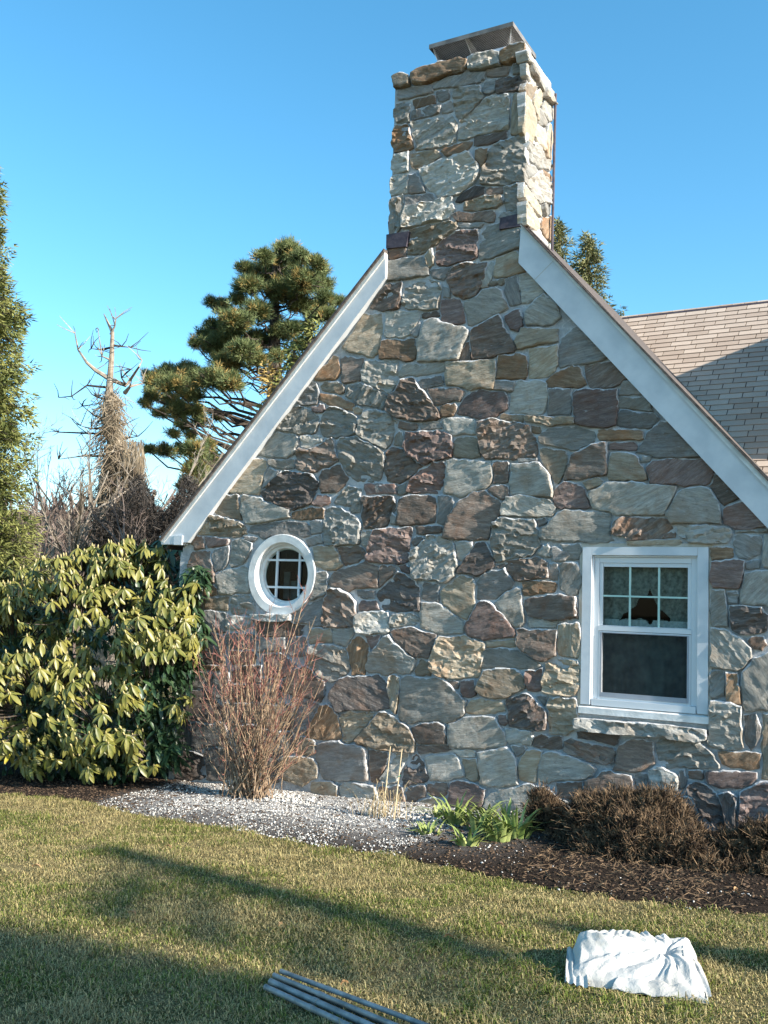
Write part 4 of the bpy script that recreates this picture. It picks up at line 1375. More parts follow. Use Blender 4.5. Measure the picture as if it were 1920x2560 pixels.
# dark strip standing in for the shadow under the ridge, then ridge caps
m = MB(); m.prism([wp(-3.55, -0.01, .012), wp(-3.55, .05, .012), wp(-3.55, .05, .002), wp(-3.55, -0.01, .002)], (9.2, 0, 0)); m.build('ridge_shadow_strip', M_slate, wr_o)
for i in range(62):
    x = -3.62 + i * 0.15
    m = MB(); P = [(x, RY + .10, RZ - .08), (x, RY, RZ + .022), (x, RY - .028, RZ - .004), (x, RY, RZ + .008), (x, RY + .10, RZ - .09)]
    m.prism(P, (0.144, 0, 0)); o = m.build('ridge_cap', M_shingle, wr_o)
# cross gable on the wing, to the right of the frame
m = MB()
m.bb(-0.80, 1.7, 2.55, 6.5, 1.8, 4.72)
m.build('cross_gable_wall', M_mortar, house)
m = MB()
m.prism([(-0.92, 2.47, 4.72), (0.45, 2.47, 5.9), (1.82, 2.47, 4.72), (1.82, 2.47, 4.80), (0.45, 2.47, 5.98), (-0.92, 2.47, 4.80)], (0, 4.2, 0))
m.build('cross_gable_roof', M_shingle_edge, house)
# ------------------------------------------------------------------ vegetation helpers
def rvec(r):
    while True:
        v = Vector((r.uniform(-1, 1), r.uniform(-1, 1), r.uniform(-1, 1)))
        if 0.05 < v.length < 1: return v.normalized()
def tuft_cloud(centers, radii, dirs, per, ln, wd, spread, seed, droop=0.0):
    """numpy: thin needle triangles around each centre, pointing along dirs with spread; returns V, F"""
    g = np.random.default_rng(seed)
    C = np.repeat(np.asarray(centers, float), per, 0); R = np.repeat(np.asarray(radii, float), per)[:, None]
    D = np.repeat(np.asarray(dirs, float), per, 0)
    n = len(C)
    o = g.normal(size=(n, 3)); o /= np.linalg.norm(o, axis=1)[:, None]
    base = C + o * R * (g.random((n, 1)) ** 0.45)
    d = D + o * spread + g.normal(size=(n, 3)) * 0.45; d[:, 2] -= droop
    d /= np.linalg.norm(d, axis=1)[:, None]
    s = np.cross(d, g.normal(size=(n, 3))); s /= np.linalg.norm(s, axis=1)[:, None]
    L = ln * (0.6 + 0.8 * g.random((n, 1))); W = wd * (0.6 + 0.8 * g.random((n, 1)))
    V = np.stack([base - s * W * .5, base + s * W * .5, base + d * L], 1).reshape(-1, 3)
    return V, np.arange(3 * n).reshape(-1, 3)
def curve_pts(a, b, sag, k, r, jit=0.0):
    a, b = Vector(a), Vector(b); out = []
    for i in range(k + 1):
        t = i / k; p = a.lerp(b, t); p.z += sag * 4 * t * (1 - t)
        if 0 < i < k: p += rvec(r) * jit
        out.append(p)
    return out
def at_depth(px, py, Z):
    r = ray(px, py); return EYE + r * (Z / F)
def ground_under(px, Z):
    p = at_depth(px, 1500, Z); return Vector((p.x, p.y, gz(p.x, p.y)))

# ------------------------------------------------------------------ big leaved evergreen shrub
def leaf_mesh(L, W, fold, droop, mat):
    V = []; F_ = []; prof = [(0, .10), (.18, .55), (.42, 1.0), (.70, .88), (.90, .45), (1.0, .06)]
    for t, w in prof:
        z = -droop * t * t * L; y = t * L
        V += [(-w * W / 2, y, z + fold * w * W), (0, y, z), (w * W / 2, y, z + fold * w * W)]
    for i in range(len(prof) - 1):
        a = i * 3; F_ += [(a, a + 1, a + 4, a + 3), (a + 1, a + 2, a + 5, a + 4)]
    me = bpy.data.meshes.new('leaf'); me.from_pydata(V, [], F_); me.materials.append(mat)
    me.polygons.foreach_set('use_smooth', [True] * len(F_))
    return me, np.array(V), np.array(F_)
def leaf_matrix(p, d, up, s=1.0):
    y = Vector(d).normalized(); x = y.cross(Vector(up))
    if x.length < 1e-4: x = y.orthogonal()
    x.normalize(); z = x.cross(y)
    return Matrix(((x.x * s, y.x * s, z.x * s, p.x), (x.y * s, y.y * s, z.y * s, p.y), (x.z * s, y.z * s, z.z * s, p.z), (0, 0, 0, 1)))
def join_leaves(name, leaves, variants, mats, parent, kind='stuff'):
    """leaves: (matrix, variant index, material index) -> one mesh per material"""
    for mi, mat in enumerate(mats):
        Vs = []; Fs = []; n = 0
        for M, vi, m_ in leaves:
            if m_ != mi: continue
            A = np.array(M); v = variants[vi][1]; Vs.append(v @ A[:3, :3].T + A[:3, 3]); Fs.append(variants[vi][2] + n); n += len(v)
        if Vs:
            o = np_mesh(name, np.concatenate(Vs), np.concatenate(Fs), mat, parent=parent, smooth=True); tag(o, kind=kind)

def big_shrub(root, lobes, nwh, seed, leafmats, first=300, front=None, yellow=0.0, sc=1.0, dark_share=None):
    r = random.Random(seed)
    vs = [leaf_mesh(0.145 * sc, 0.046 * sc, 0.16, 0.25, leafmats[0]), leaf_mesh(0.125 * sc, 0.042 * sc, 0.10, 0.5, leafmats[0]), leaf_mesh(0.16 * sc, 0.05 * sc, 0.2, 0.1, leafmats[0])]
    leaves = []; buds = MB(); stems = MB()
    trunk_base = Vector(root.location)
    tot = sum(l[3] * l[5] for l in lobes); k = 0
    for (cx, cy, cz, rx, ry, rz) in lobes:
        for _ in range(int(nwh * rx * rz / tot)):
            d = rvec(r)
            if front and d.y > 0.35 and r.random() < 0.8: d.y = -d.y
            if d.z < -0.55: d.z = -d.z * .5
            f = 0.80 + 0.22 * r.random()
            # tiers: whorls gather on layers
            p = Vector((cx + d.x * rx * f, cy + d.y * ry * f, cz + d.z * rz * f))
            zz_ = p.z + .25 * noise.noise((p.x * 1.3, p.y, 5)); p.z += 0.2 * (round(zz_ / 0.31) * 0.31 - zz_)
            if noise.noise((p.x * 2.1, p.y * 2.1, p.z * 2.6)) < -0.16 + (.12 if p.z < .7 else 0) and cx < -5: continue
            if p.z < gz(p.x, p.y) + 0.12: continue
            axis = (d * 0.55 + Vector((0.1, -0.1, 0.85))).normalized()
            a0 = r.random() * 6.28; nl = r.randint(6, 9)
            dr = r.uniform(0.35, 1.15)
            for i in range(nl):
                a = a0 + i * 6.283 / nl + r.uniform(-.2, .2)
                s1 = axis.orthogonal().normalized(); s2 = axis.cross(s1)
                o_ = s1 * math.cos(a) + s2 * math.sin(a)
                dd = (o_ - axis * (dr + r.uniform(-.25, .25))).normalized()
                m_ = 1 if (yellow and r.random() < yellow) else 0
                leaves.append(((p - EYE).length + r.uniform(0, .4), leaf_matrix(p, dd, axis, r.uniform(.8, 1.15)), r.randrange(3), m_))
            buds.tube([p - axis * .005, p + axis * 0.018, p + axis * 0.036], [0.006, 0.009, 0.002], 5)
            q = Vector((cx, cy, cz)) + Vector((d.x * rx, d.y * ry, d.z * rz)) * 0.45
            stems.tube([q - Vector((0, 0, .1)), q.lerp(p, .6) - Vector((0, 0, .05)), p], [0.007, 0.005, 0.004], 3, cap=False)
        # inner shaded foliage
    leaves.sort(key=lambda t: t[0])
    for i, (dist, M, v, m_) in enumerate(leaves[:first]):
        o = bpy.data.objects.new('leaf', vs[v][0]); col.objects.link(o); o.matrix_basis = M
        o.parent = root; o.matrix_parent_inverse = world_of(root).inverted()
    join_leaves('leaves', [(M, v, m_) for _, M, v, m_ in leaves[first:]], vs, leafmats, root)
    o = buds.build('buds', M_bud, root); tag(o, kind='stuff')
    o = stems.build('twigs', M_bark, root); tag(o, kind='stuff')
    return vs
def inner_leaves(root, vs, boxes, n, seed, mat):
    r = random.Random(seed); L = []
    for _ in range(n):
        cx, cy, cz, rx, ry, rz = boxes[r.randrange(len(boxes))]
        d = rvec(r) * (0.78 * r.random() ** .4)
        p = Vector((cx + d.x * rx, cy + d.y * ry, cz + d.z * rz))
        if p.z < gz(p.x, p.y) + 0.03: continue
        dd = Vector((r.uniform(-1, 1), r.uniform(-1, 1), r.uniform(-1.2, 0.2)))
        L.append((leaf_matrix(p, dd, (r.uniform(-.6, .6), -.3, 1), r.uniform(.8, 1.2)), r.randrange(3), 0))
    join_leaves('inner_leaves', L, vs, [mat], root)

rh = empty('rhododendron', tuple(hitG(230, 1930)), 'broad rhododendron bush with drooping glossy green leaves beside the left corner of the house', 'bush')
def lob(px, py, rp, y, ry=None, sz=1.0):
    c = hitY(px, py, y); dpt = -(c - EYE).dot(WZ.cross(WX).cross(WZ)) if False else None
    d = c - EYE; zz = -(d.x * WX.z + d.y * WY.z + d.z * WZ.z); rr = rp * zz / F
    return (c.x, c.y, c.z, rr, ry or rr, rr * sz)
lobes = [lob(40, 1600, 200, -0.1), lob(210, 1530, 165, -0.2), lob(330, 1455, 115, 0.0), lob(400, 1570, 110, -0.35), lob(380, 1690, 110, -0.45),
         lob(120, 1740, 190, -0.5), lob(280, 1800, 150, -0.55), lob(20, 1830, 140, -0.6), lob(390, 1870, 75, -0.5), lob(150, 1885, 95, -.5), lob(270, 1890, 85, -.5), lob(380, 1790, 90, -.45), lob(470, 1440, 42, -0.3), lob(440, 1500, 60, -0.3), lob(430, 1650, 75, -.4),
         lob(450, 1575, 70, -.35), lob(230, 1400, 55, 0.0, sz=.8), lob(350, 1395, 60, 0.1, sz=.8)]
vs = big_shrub(rh, lobes, 1650, 11, [M_rhodo, M_yellow_leaf], front=True, yellow=0.006, sc=0.88)
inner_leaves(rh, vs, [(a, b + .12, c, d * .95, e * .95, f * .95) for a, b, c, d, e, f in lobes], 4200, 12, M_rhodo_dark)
m = MB(); r_ = random.Random(5)
b0 = hitG(330, 1930)
for (px, py, y) in ((300, 1770, -.5), (360, 1800, -.6), (200, 1700, -.3), (420, 1560, -.3), (320, 1480, -.1), (100, 1650, -.2), (60, 1800, -.4), (350, 1880, -.7)):
    e = hitY(px, py, y); m.tube(curve_pts(b0 + Vector((r_.uniform(-.3, .3), .3, 0)), e, 0.12, 6, r_, .04), [0.028, .024, .02, .017, .013, .010, .007], 6)
m.build('branch', M_bark_pale, rh)

# shaded rhododendron further back
rh2 = empty('rhododendron', tuple(ground_under(400, 13.5)), 'dark shaded rhododendron behind the white gutter end, under the pine', 'bush')
c = at_depth(400, 1370, 13.5)
lb2 = [(c.x, c.y, c.z - .5, .75, .5, .75), (c.x + .6, c.y + .2, c.z - .7, .6, .5, .7), (c.x - .9, c.y + .3, c.z - 1.0, .8, .5, .8)]
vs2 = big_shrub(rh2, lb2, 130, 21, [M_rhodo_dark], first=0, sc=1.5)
m = MB(); m.tube([rh2.location, c - Vector((0, 0, .6))], [.05, .02], 6); m.build('trunk', M_bark, rh2)

# ------------------------------------------------------------------ leafless brown shrub in front of the wall
bs_base = Vector(hitG(625, 1985)); bs_base.y = -0.42; bs_base = Vector((hitY(620, 1985, -0.42).x, -0.42, 0)); bs_base.z = gz(bs_base.x, -.42)
bare = empty('bare_shrub', tuple(bs_base), 'leafless shrub with many tan and red upright twigs in front of the round window', 'bush')
r_ = random.Random(31)
stm, red = MB(), MB()
tops = []
env = [(490, 1600), (530, 1560), (560, 1590), (600, 1545), (640, 1550), (680, 1510), (700, 1545), (740, 1530), (765, 1480), (790, 1540), (800, 1600), (810, 1690), (820, 1780), (745, 1860), (470, 1790), (500, 1880), (520, 1690), (650, 1560), (580, 1620), (620, 1600)]
for i in range(112):
    if i < len(env): px, py = env[i]
    else:
        px, py = r_.uniform(490, 800), r_.uniform(1560, 1860)
        if px > 700: py += (px - 700) * .3 
    y = -0.42 + r_.gauss(0, .28); y = min(y, -0.07)
    e = hitY(px, py, y)
    b = bs_base + Vector((r_.gauss(0, .13), r_.gauss(0, .08), 0))
    mid = b.lerp(e, .45) + Vector(((e.x - b.x) * .05 + r_.gauss(0, .04), r_.gauss(0, .04), .0))
    r0 = r_.uniform(.0035, .0075) if i >= len(env) else r_.uniform(.006, .010)
    P = [b, b.lerp(mid, .5) + rvec(r_) * .015, mid, mid.lerp(e, .4) + rvec(r_) * .025, mid.lerp(e, .7) + rvec(r_) * .03, e]
    stm.tube(P, [r0, r0 * .9, r0 * .75, r0 * .6, r0 * .45, r0 * .25], 4, cap=False)
    # knobbly buds and side twigs
    for k in range(r_.randint(9, 17)):
        t = r_.uniform(.25, 1.0); seg = min(4, int(t * 5)); p = P[seg].lerp(P[seg + 1], t * 5 - seg)
        d = ((e - b).normalized() + rvec(r_) * .8); d.z = abs(d.z) + .1; d.normalize()
        L = r_.uniform(.03, .17) * (1.1 if t > .5 else .7)
        q = p + d * L * .5 + rvec(r_) * .01; w = p + d * L + Vector((0, 0, .02)) + rvec(r_) * .012
        if w.y > -0.04: w.y = -0.04
        (red if (w.z > bs_base.z + .95 and r_.random() < .85) or r_.random() < .4 else stm).tube([p, q, w], [.0028, .0022, .0012], 3, cap=False)
        if r_.random() < .35:
            w2 = q + (d + rvec(r_)).normalized() * L * .5
            (red if r_.random() < .6 else stm).tube([q, w2], [.002, .001], 3, cap=False)
        if r_.random() < .5: stm.tube([p, p + d * .012], [.005, .003], 4)
o = stm.build('stems', M_stem_brown, bare); tag(o, kind='stuff')
o = red.build('twigs', M_stem_red, bare); tag(o, kind='stuff')

# ------------------------------------------------------------------ dry cut back bushes on the right
def dry_bush(lobes, n, seed, label, name='dried_perennial_bush'):
    r = np.random.default_rng(seed)
    L = np.array(lobes); w = L[:, 3] * L[:, 4] * L[:, 5]; pick = r.choice(len(L), n, p=w / w.sum())
    c = L[pick, :3]; rad = L[pick, 3:]
    d = r.normal(size=(n, 3)); d /= np.linalg.norm(d, axis=1)[:, None]
    d[:, 2] = np.where(d[:, 2] < -.2, -d[:, 2], d[:, 2])
    f = r.random((n, 1)) ** .38 * (1.0 + .10 * np.sin(d[:, :1] * 9 + d[:, 2:] * 7))
    p0 = c + d * rad * f
    base = L[0, :3].copy(); base[2] -= L[0, 5] * .4
    g = p0 - base; g /= np.linalg.norm(g, axis=1)[:, None]
    dirn = g * .5 + np.array([0, 0, .55]) + r.normal(size=(n, 3)) * .55; dirn /= np.linalg.norm(dirn, axis=1)[:, None]
    ln = .03 + .09 * r.random((n, 1)) ** 2; wdt = .0016 + .0022 * r.random((n, 1))
    p1 = p0 + dirn * ln * .5 + r.normal(size=(n, 3)) * .008; d2 = dirn + r.normal(size=(n, 3)) * .8; d2 /= np.linalg.norm(d2, axis=1)[:, None]
    p2 = p1 + d2 * ln * .5
    s = np.cross(dirn, r.normal(size=(n, 3))); s /= np.linalg.norm(s, axis=1)[:, None]
    V = np.stack([p0 - s * wdt, p0 + s * wdt, p1 - s * wdt * .8, p1 + s * wdt * .8, p2 - s * wdt * .4, p2 + s * wdt * .4], 1)
    i = np.arange(n)[:, None] * 6
    Fq = np.concatenate([i + [0, 1, 3, 2], i + [2, 3, 5, 4]], 0)
    b0 = Vector(base); root = empty(name, (b0.x, b0.y, gz(b0.x, b0.y)), label, 'bush', 'dried brown bushes along the right of the bed')
    o = np_mesh('twigs', V.reshape(-1, 3), Fq, M_dry, parent=root); tag(o, kind='stuff')
    m = MB(); rr = random.Random(seed)
    for k in range(60):
        q = Vector(lobes[rr.randrange(len(lobes))][:3]) + Vector((rr.uniform(-1, 1) * lobes[0][3] * .8, rr.uniform(-1, 1) * lobes[0][4] * .8, rr.uniform(-.1, .9) * lobes[0][5]))
        m.tube(curve_pts(root.location + Vector((rr.gauss(0, .08), rr.gauss(0, .05), 0)), q, .03, 4, rr, .02), [.005, .004, .0035, .003, .002], 3, cap=False)
    o = m.build('stems', M_dry, root); tag(o, kind='stuff')
    return root
def lobG(px, py, rp, y, sy=.8, sz=.9):
    c = hitY(px, py, y); d = c - EYE; zz = -(d.x * WX.z + d.y * WY.z + d.z * WZ.z); rr = rp * zz / F
    return (c.x, c.y, c.z, rr, rr * sy, rr * sz)
dry_bush([lobG(1610, 2085, 112, -.75), lobG(1490, 2060, 82, -.78), lobG(1500, 2140, 75, -.95), lobG(1640, 2160, 85, -1.0), lobG(1740, 2170, 60, -.95), lobG(1430, 2120, 55, -.8), lobG(1560, 2175, 62, -1.15), lobG(1660, 2190, 62, -1.15), lobG(1760, 2195, 62, -1.15), lobG(1600, 2120, 95, -1.0), lobG(1700, 2150, 85, -1.05), lobG(1480, 2150, 50, -1.1), lobG(1560, 2040, 70, -.72), lobG(1660, 2040, 70, -.72), lobG(1560, 2130, 90, -.85), lobG(1690, 2110, 85, -.8), lobG(1470, 2110, 50, -.8), lobG(1740, 2130, 60, -.8)], 48000, 41, 'largest dried brown bush, under the double window')
dry_bush([lobG(1365, 2045, 55, -.55), lobG(1385, 2085, 60, -.55), lobG(1350, 2005, 32, -.55), lobG(1420, 2095, 45, -.6)], 10000, 42, 'small dried brown bush touching the wall right of the green iris leaves')
dry_bush([lobG(1850, 2150, 75, -.85), lobG(1910, 2120, 70, -.85), lobG(1790, 2170, 55, -.85), lobG(1980, 2140, 90, -.85), lobG(1860, 2215, 62, -1.1), lobG(1940, 2215, 70, -1.1)], 19000, 43, 'dried brown bush at the right edge of the picture')
# trailing dead stalks in front of the big bush
r_ = random.Random(77); m = MB()
for k in range(420):
    px, py = r_.uniform(1330, 1920), 0
    x = hitG(px, 2150).x; fr = bed_front(x); y = r_.uniform(fr + .02, fr + .75); z = bed_z(x, y)
    a = r_.uniform(0, 6.28); L = r_.uniform(.03, .14); p = Vector((x, y, z + .005))
    m.tube([p, p + Vector((math.cos(a) * L * .5, math.sin(a) * L * .5, r_.uniform(.004, .03))), p + Vector((math.cos(a + .5) * L, math.sin(a + .5) * L, r_.uniform(0, .03)))], [.002, .0018, .001], 3, cap=False)
o = m.build('dead_stalk_litter', M_dry); tag(o, 'loose dead stalks lying on the dark mulch in front of the bushes', 'plant litter', kind='stuff')

# ------------------------------------------------------------------ iris clumps
iris_v = None
def iris(px, py, n, seed, label, hgt=.2, spread=.10):
    r = random.Random(seed); n = int(n * 1.5); b = hitG(px, py); root = empty('iris_plant', tuple(b), label, 'plant', 'fresh green iris plants in the bed')
    for k in range(n):
        a = r.uniform(0, 6.28); L = hgt * 1.15 * r.uniform(.6, 1.2); lean = r.uniform(.3, 1.3)
        p = b + Vector((math.cos(a) * r.uniform(0, spread), math.sin(a) * r.uniform(0, spread) * .7, -.005))
        o_ = Vector((math.cos(a), math.sin(a), 0)); side = Vector((-math.sin(a), math.cos(a), 0)).lerp(Vector((1, 0, 0)), .35).normalized()
        m = MB(); w = r.uniform(.014, .022); prev = None
        for i in range(5):
            t = i / 4; q = p + o_ * (lean * L * t * t) + Vector((0, 0, L * (t - .38 * lean * t * t * t)))
            ww = w * (1 - t ** 2.2) + .0008
            m.v += [tuple(q - side * ww), tuple(q + o_ * ww * .35), tuple(q + side * ww)]
            if i: c_ = (i - 1) * 3; m.f += [(c_, c_ + 1, c_ + 4, c_ + 3), (c_ + 1, c_ + 2, c_ + 5, c_ + 4)]
        m.build('leaf', M_iris, root, smooth=True)
iris(1135, 2070, 22, 51, 'iris plant with broad upright leaves, tallest of the clumps, middle back', .24, .1)
iris(1195, 2085, 22, 52, 'iris plant right of the tallest clump, leaning right', .22, .1)
iris(1290, 2105, 24, 53, 'iris plant next to the small dried bush', .27, .12)
iris(1240, 2110, 18, 54, 'low iris plant between the middle clump and the one by the dried bush', .20, .1)
iris(1070, 2095, 14, 55, 'small iris plant at the left end of the row', .15, .1)
iris(1165, 2125, 16, 56, 'front iris plant nearest the lawn', .17, .1)
iris(1340, 2090, 12, 57, 'short iris plant in front of the small dried bush, farthest right', .18, .06)
iris(1215, 2060, 14, 59, 'iris plant in the back row between the two middle clumps, close to the wall', .2, .08)
iris(1265, 2075, 14, 60, 'back row iris plant behind the low one, left of the small dried bush', .2, .08)
iris(1095, 2050, 8, 58, 'single fan of iris leaves against the pale gravel', .15, .04)

# ------------------------------------------------------------------ stakes and dry grass
for (t_, b_, lab) in (((976, 1866), (956, 2052), 'left one of two thin bamboo stakes leaning in the gravel by the wall'), ((1005, 1872), (984, 2058), 'right one of two thin bamboo stakes, with a green tie')):
    b = hitG(*b_); e = hitY(t_[0], t_[1], b.y + .10)
    root = empty('bamboo_stake', tuple(b), lab, 'stake', 'bamboo stakes in front of the wall')
    m = MB(); P = [b - Vector((0, 0, .02))] + [b.lerp(e, k / 5) for k in range(1, 6)]
    m.tube(P, [.0055, .005, .005, .0048, .0045, .0045], 6); m.build('cane', M_bamboo, root)
    if 'green' in lab:
        q = b.lerp(e, .62); m = MB(); m.tube([q - Vector((.012, 0, .004)), q + Vector((.0, -.008, .004)), q + Vector((.016, 0, .010))], .003, 5); m.build('tie', simple('green_tie', (.02, .25, .15), (.03, .3, .2)), root)
b = hitG(955, 2048); root = empty('dry_grass_tuft', tuple(b), 'dry straw coloured grass tuft around the bamboo stakes', 'plant')
r_ = random.Random(61); m = MB()
for k in range(75):
    c = Vector((b.x + r_.gauss(0, .10), b.y + r_.gauss(0, .06), b.z)); a = r_.uniform(0, 6.28); L = r_.uniform(.08, .3) if k < 60 else r_.uniform(.2, .38)
    o_ = Vector((math.cos(a), math.sin(a) * .5, 0)); ln_ = r_.uniform(.1, .7)
    m.tube([c, c + Vector((0, 0, L * .5)) + o_ * L * ln_ * .2, c + Vector((0, 0, L * .85)) + o_ * L * ln_ * .6, c + Vector((0, 0, L * .75)) + o_ * L * ln_], [.0022, .002, .0016, .0008], 3, cap=False)
o = m.build('blades', M_straw, root); tag(o, kind='stuff')

# ------------------------------------------------------------------ pebbles and chips
def ico():
    t = (1 + 5 ** .5) / 2
    V = np.array([(-1, t, 0), (1, t, 0), (-1, -t, 0), (1, -t, 0), (0, -1, t), (0, 1, t), (0, -1, -t), (0, 1, -t), (t, 0, -1), (t, 0, 1), (-t, 0, -1), (-t, 0, 1)], float)
    V /= np.linalg.norm(V[0])
    F_ = np.array([(0, 11, 5), (0, 5, 1), (0, 1, 7), (0, 7, 10), (0, 10, 11), (1, 5, 9), (5, 11, 4), (11, 10, 2), (10, 7, 6), (7, 1, 8), (3, 9, 4), (3, 4, 2), (3, 2, 6), (3, 6, 8), (3, 8, 9), (4, 9, 5), (2, 4, 11), (6, 2, 10), (8, 6, 7), (9, 8, 1)])
    return V, F_
IV, IF = ico()
def pebbles(name, pts, sizes, flat, mat, label, seed):
    g = np.random.default_rng(seed); n = len(pts)
    P = np.asarray(pts); S = np.asarray(sizes)[:, None, None] * (0.6 + .8 * g.random((n, 1, 3))); S[:, :, 2] *= flat
    jit = 1 + .22 * g.normal(size=(n, 12, 1))
    V = IV[None] * jit * S
    a = g.random(n) * 6.28; ca, sa = np.cos(a)[:, None], np.sin(a)[:, None]
    X = V[:, :, 0] * ca - V[:, :, 1] * sa; Y = V[:, :, 0] * sa + V[:, :, 1] * ca
    V = np.stack([X, Y, V[:, :, 2]], 2) + P[:, None, :]
    Fc = (IF[None] + (np.arange(n) * 12)[:, None, None]).reshape(-1, 3)
    o = np_mesh(name, V.reshape(-1, 3), Fc, mat); tag(o, label, 'gravel', kind='stuff')
r_ = random.Random(71); pts, sz = [], []
while len(pts) < 11000:
    x = r_.uniform(-6.5, -.9); fr = bed_front(x); y = r_.uniform(fr - .06, -.02)
    t = (y - fr) / (-fr)
    w = 0.9 if x < -3.2 else 0.10
    if x < -6.0: w *= max(0.05, (x + 6.9) / .9)
    w *= 0.25 + .9 * max(0, noise.noise((x * 2.4, y * 2.4, 4)) + .35)
    if x < -3.2 and t > .35: w *= 1.6
    if x > -3.2: w = .035 if t < .18 else (.006 if x > -2.4 else .05)
    if r_.random() > w: continue
    pts.append((x, y, bed_z(x, y) + .003)); sz.append(r_.choice((.002, .003, .003, .004, .005, .007)) * r_.uniform(.7, 1.3))
for k in range(330):      # extra white pebbles standing for the sunlit patches by the bare shrub and stakes
    cx, cy, sp = ((bs_base.x + .28, -.33, .16) if k < 190 else (hitG(1010, 2050).x, hitG(1010, 2050).y + .05, .2))
    x, y = cx + r_.gauss(0, sp), cy + r_.gauss(0, sp * .5); y = min(y, -.03)
    pts.append((x, y, bed_z(x, y) + .006)); sz.append(r_.uniform(.008, .017))
pebbles('white_gravel', pts, sz, .75, M_pebble, 'small white pebbles scattered over the bed below the wall', 72)
pts, sz = [], []
while len(pts) < 9000:
    x = r_.uniform(-8.4, -.3); fr = bed_front(x); y = r_.uniform(fr - .02, -.02)
    if -6 < x < -3.2 and r_.random() < .55: continue
    pts.append((x, y, bed_z(x, y) + .002)); sz.append(r_.uniform(.005, .014))
pebbles('mulch_chips', pts, sz, .35, M_mulch, 'dark mulch chips covering the bed', 73)

# ------------------------------------------------------------------ grass
def grass():
    g = np.random.default_rng(81); N = 680000
    x = g.uniform(-9.5, 2.2, N); y = -6.3 + 5.6 * g.random(N) ** 1.25
    # keep what the camera or its neighbour could see
    dx, dy = x - EYE.x, y - EYE.y
    depth = -(dx * WX.z + dy * WY.z - 1.65 * WZ.z); u = (dx * WX.x + dy * WY.x - 1.65 * WZ.x) / np.maximum(depth, .1)
    fr = np.interp(x, [e[0] for e in EDGE], [e[1] for e in EDGE])
    edge_n = np.array([noise.noise((a * 5, 0, 2)) for a in x[:1]])
    ok = (depth > 1.8) & (u > -.62) & (u < 1.0) & (y < fr + .03 * np.sin(x * 13) + .03 * np.sin(x * 29) + g.normal(size=N) * .02)
    x, y = x[ok], y[ok]; n = len(x)
    h1 = np.array([1.2 * noise.noise((a * 1.1, b * 1.6, 7)) + .5 * noise.noise((a * 3, b * 3, 17)) for a, b in zip(x, y)])
    h2 = np.array([noise.noise((a * 5, b * 5, 8)) for a, b in zip(x, y)])
    lz = 0.045 * (x + 1) - .006 + np.array([0.018 * noise.noise((a * 0.9, b * 0.9, 0)) for a, b in zip(x, y)])
    L = (.014 + .018 * g.random(n)) * (1 + 1.3 * np.clip(h2, -.4, .6)) * np.where(g.random(n) < .03, 1.9, 1.0)
    lush = np.clip(.5 + 1.5 * h1 + .55 * h2 + .25 * g.normal(size=n), 0, 1)
    a = g.random(n) * 6.283; lean = .7 + 1.3 * g.random(n)
    dirx, diry = np.cos(a), np.sin(a); w = .0010 + .0011 * g.random(n)
    b0 = np.stack([x, y, lz], 1); side = np.stack([-diry, dirx, np.zeros(n)], 1)
    # turn blades partly toward a common plane so they show their width
    mid = b0 + np.stack([dirx * lean * L * .3, diry * lean * L * .3, L * .6], 1)
    tip = b0 + np.stack([dirx * lean * L * .95, diry * lean * L * .95, L * np.maximum(.2, 1.05 - .5 * lean)], 1)
    w = w[:, None]
    V = np.stack([b0 - side * w, b0 + side * w, mid + side * w * .8, mid - side * w * .8, tip], 1).reshape(-1, 3)
    i = np.arange(n)[:, None] * 5
    F3 = np.concatenate([i + [0, 1, 2], i + [0, 2, 3], i + [3, 2, 4]], 0)
    green = np.array([.09, .13, .022]); green2 = np.array([.20, .22, .045]); straw = np.array([.46, .375, .17]); brown = np.array([.26, .19, .085])
    k = g.random((n, 1)); gcol = green * (1 - k) + green2 * k; k2 = g.random((n, 1)); scol = straw * (1 - k2 * .8) + brown * (k2 * .8)
    lush = np.where(h2 < -.28, lush * .3, lush); sel = (g.random(n) < (.04 + .56 * lush))[:, None]
    c = np.where(sel, gcol, scol) * (.6 + .75 * g.random((n, 1)))
    C = np.concatenate([np.repeat(c, 5, 0), np.ones((n * 5, 1))], 1)
    o = np_mesh('grass', V, F3, M_tint, colors=C); tag(o, 'patchy spring lawn grass, part green and part straw coloured', 'grass', kind='stuff')
grass()
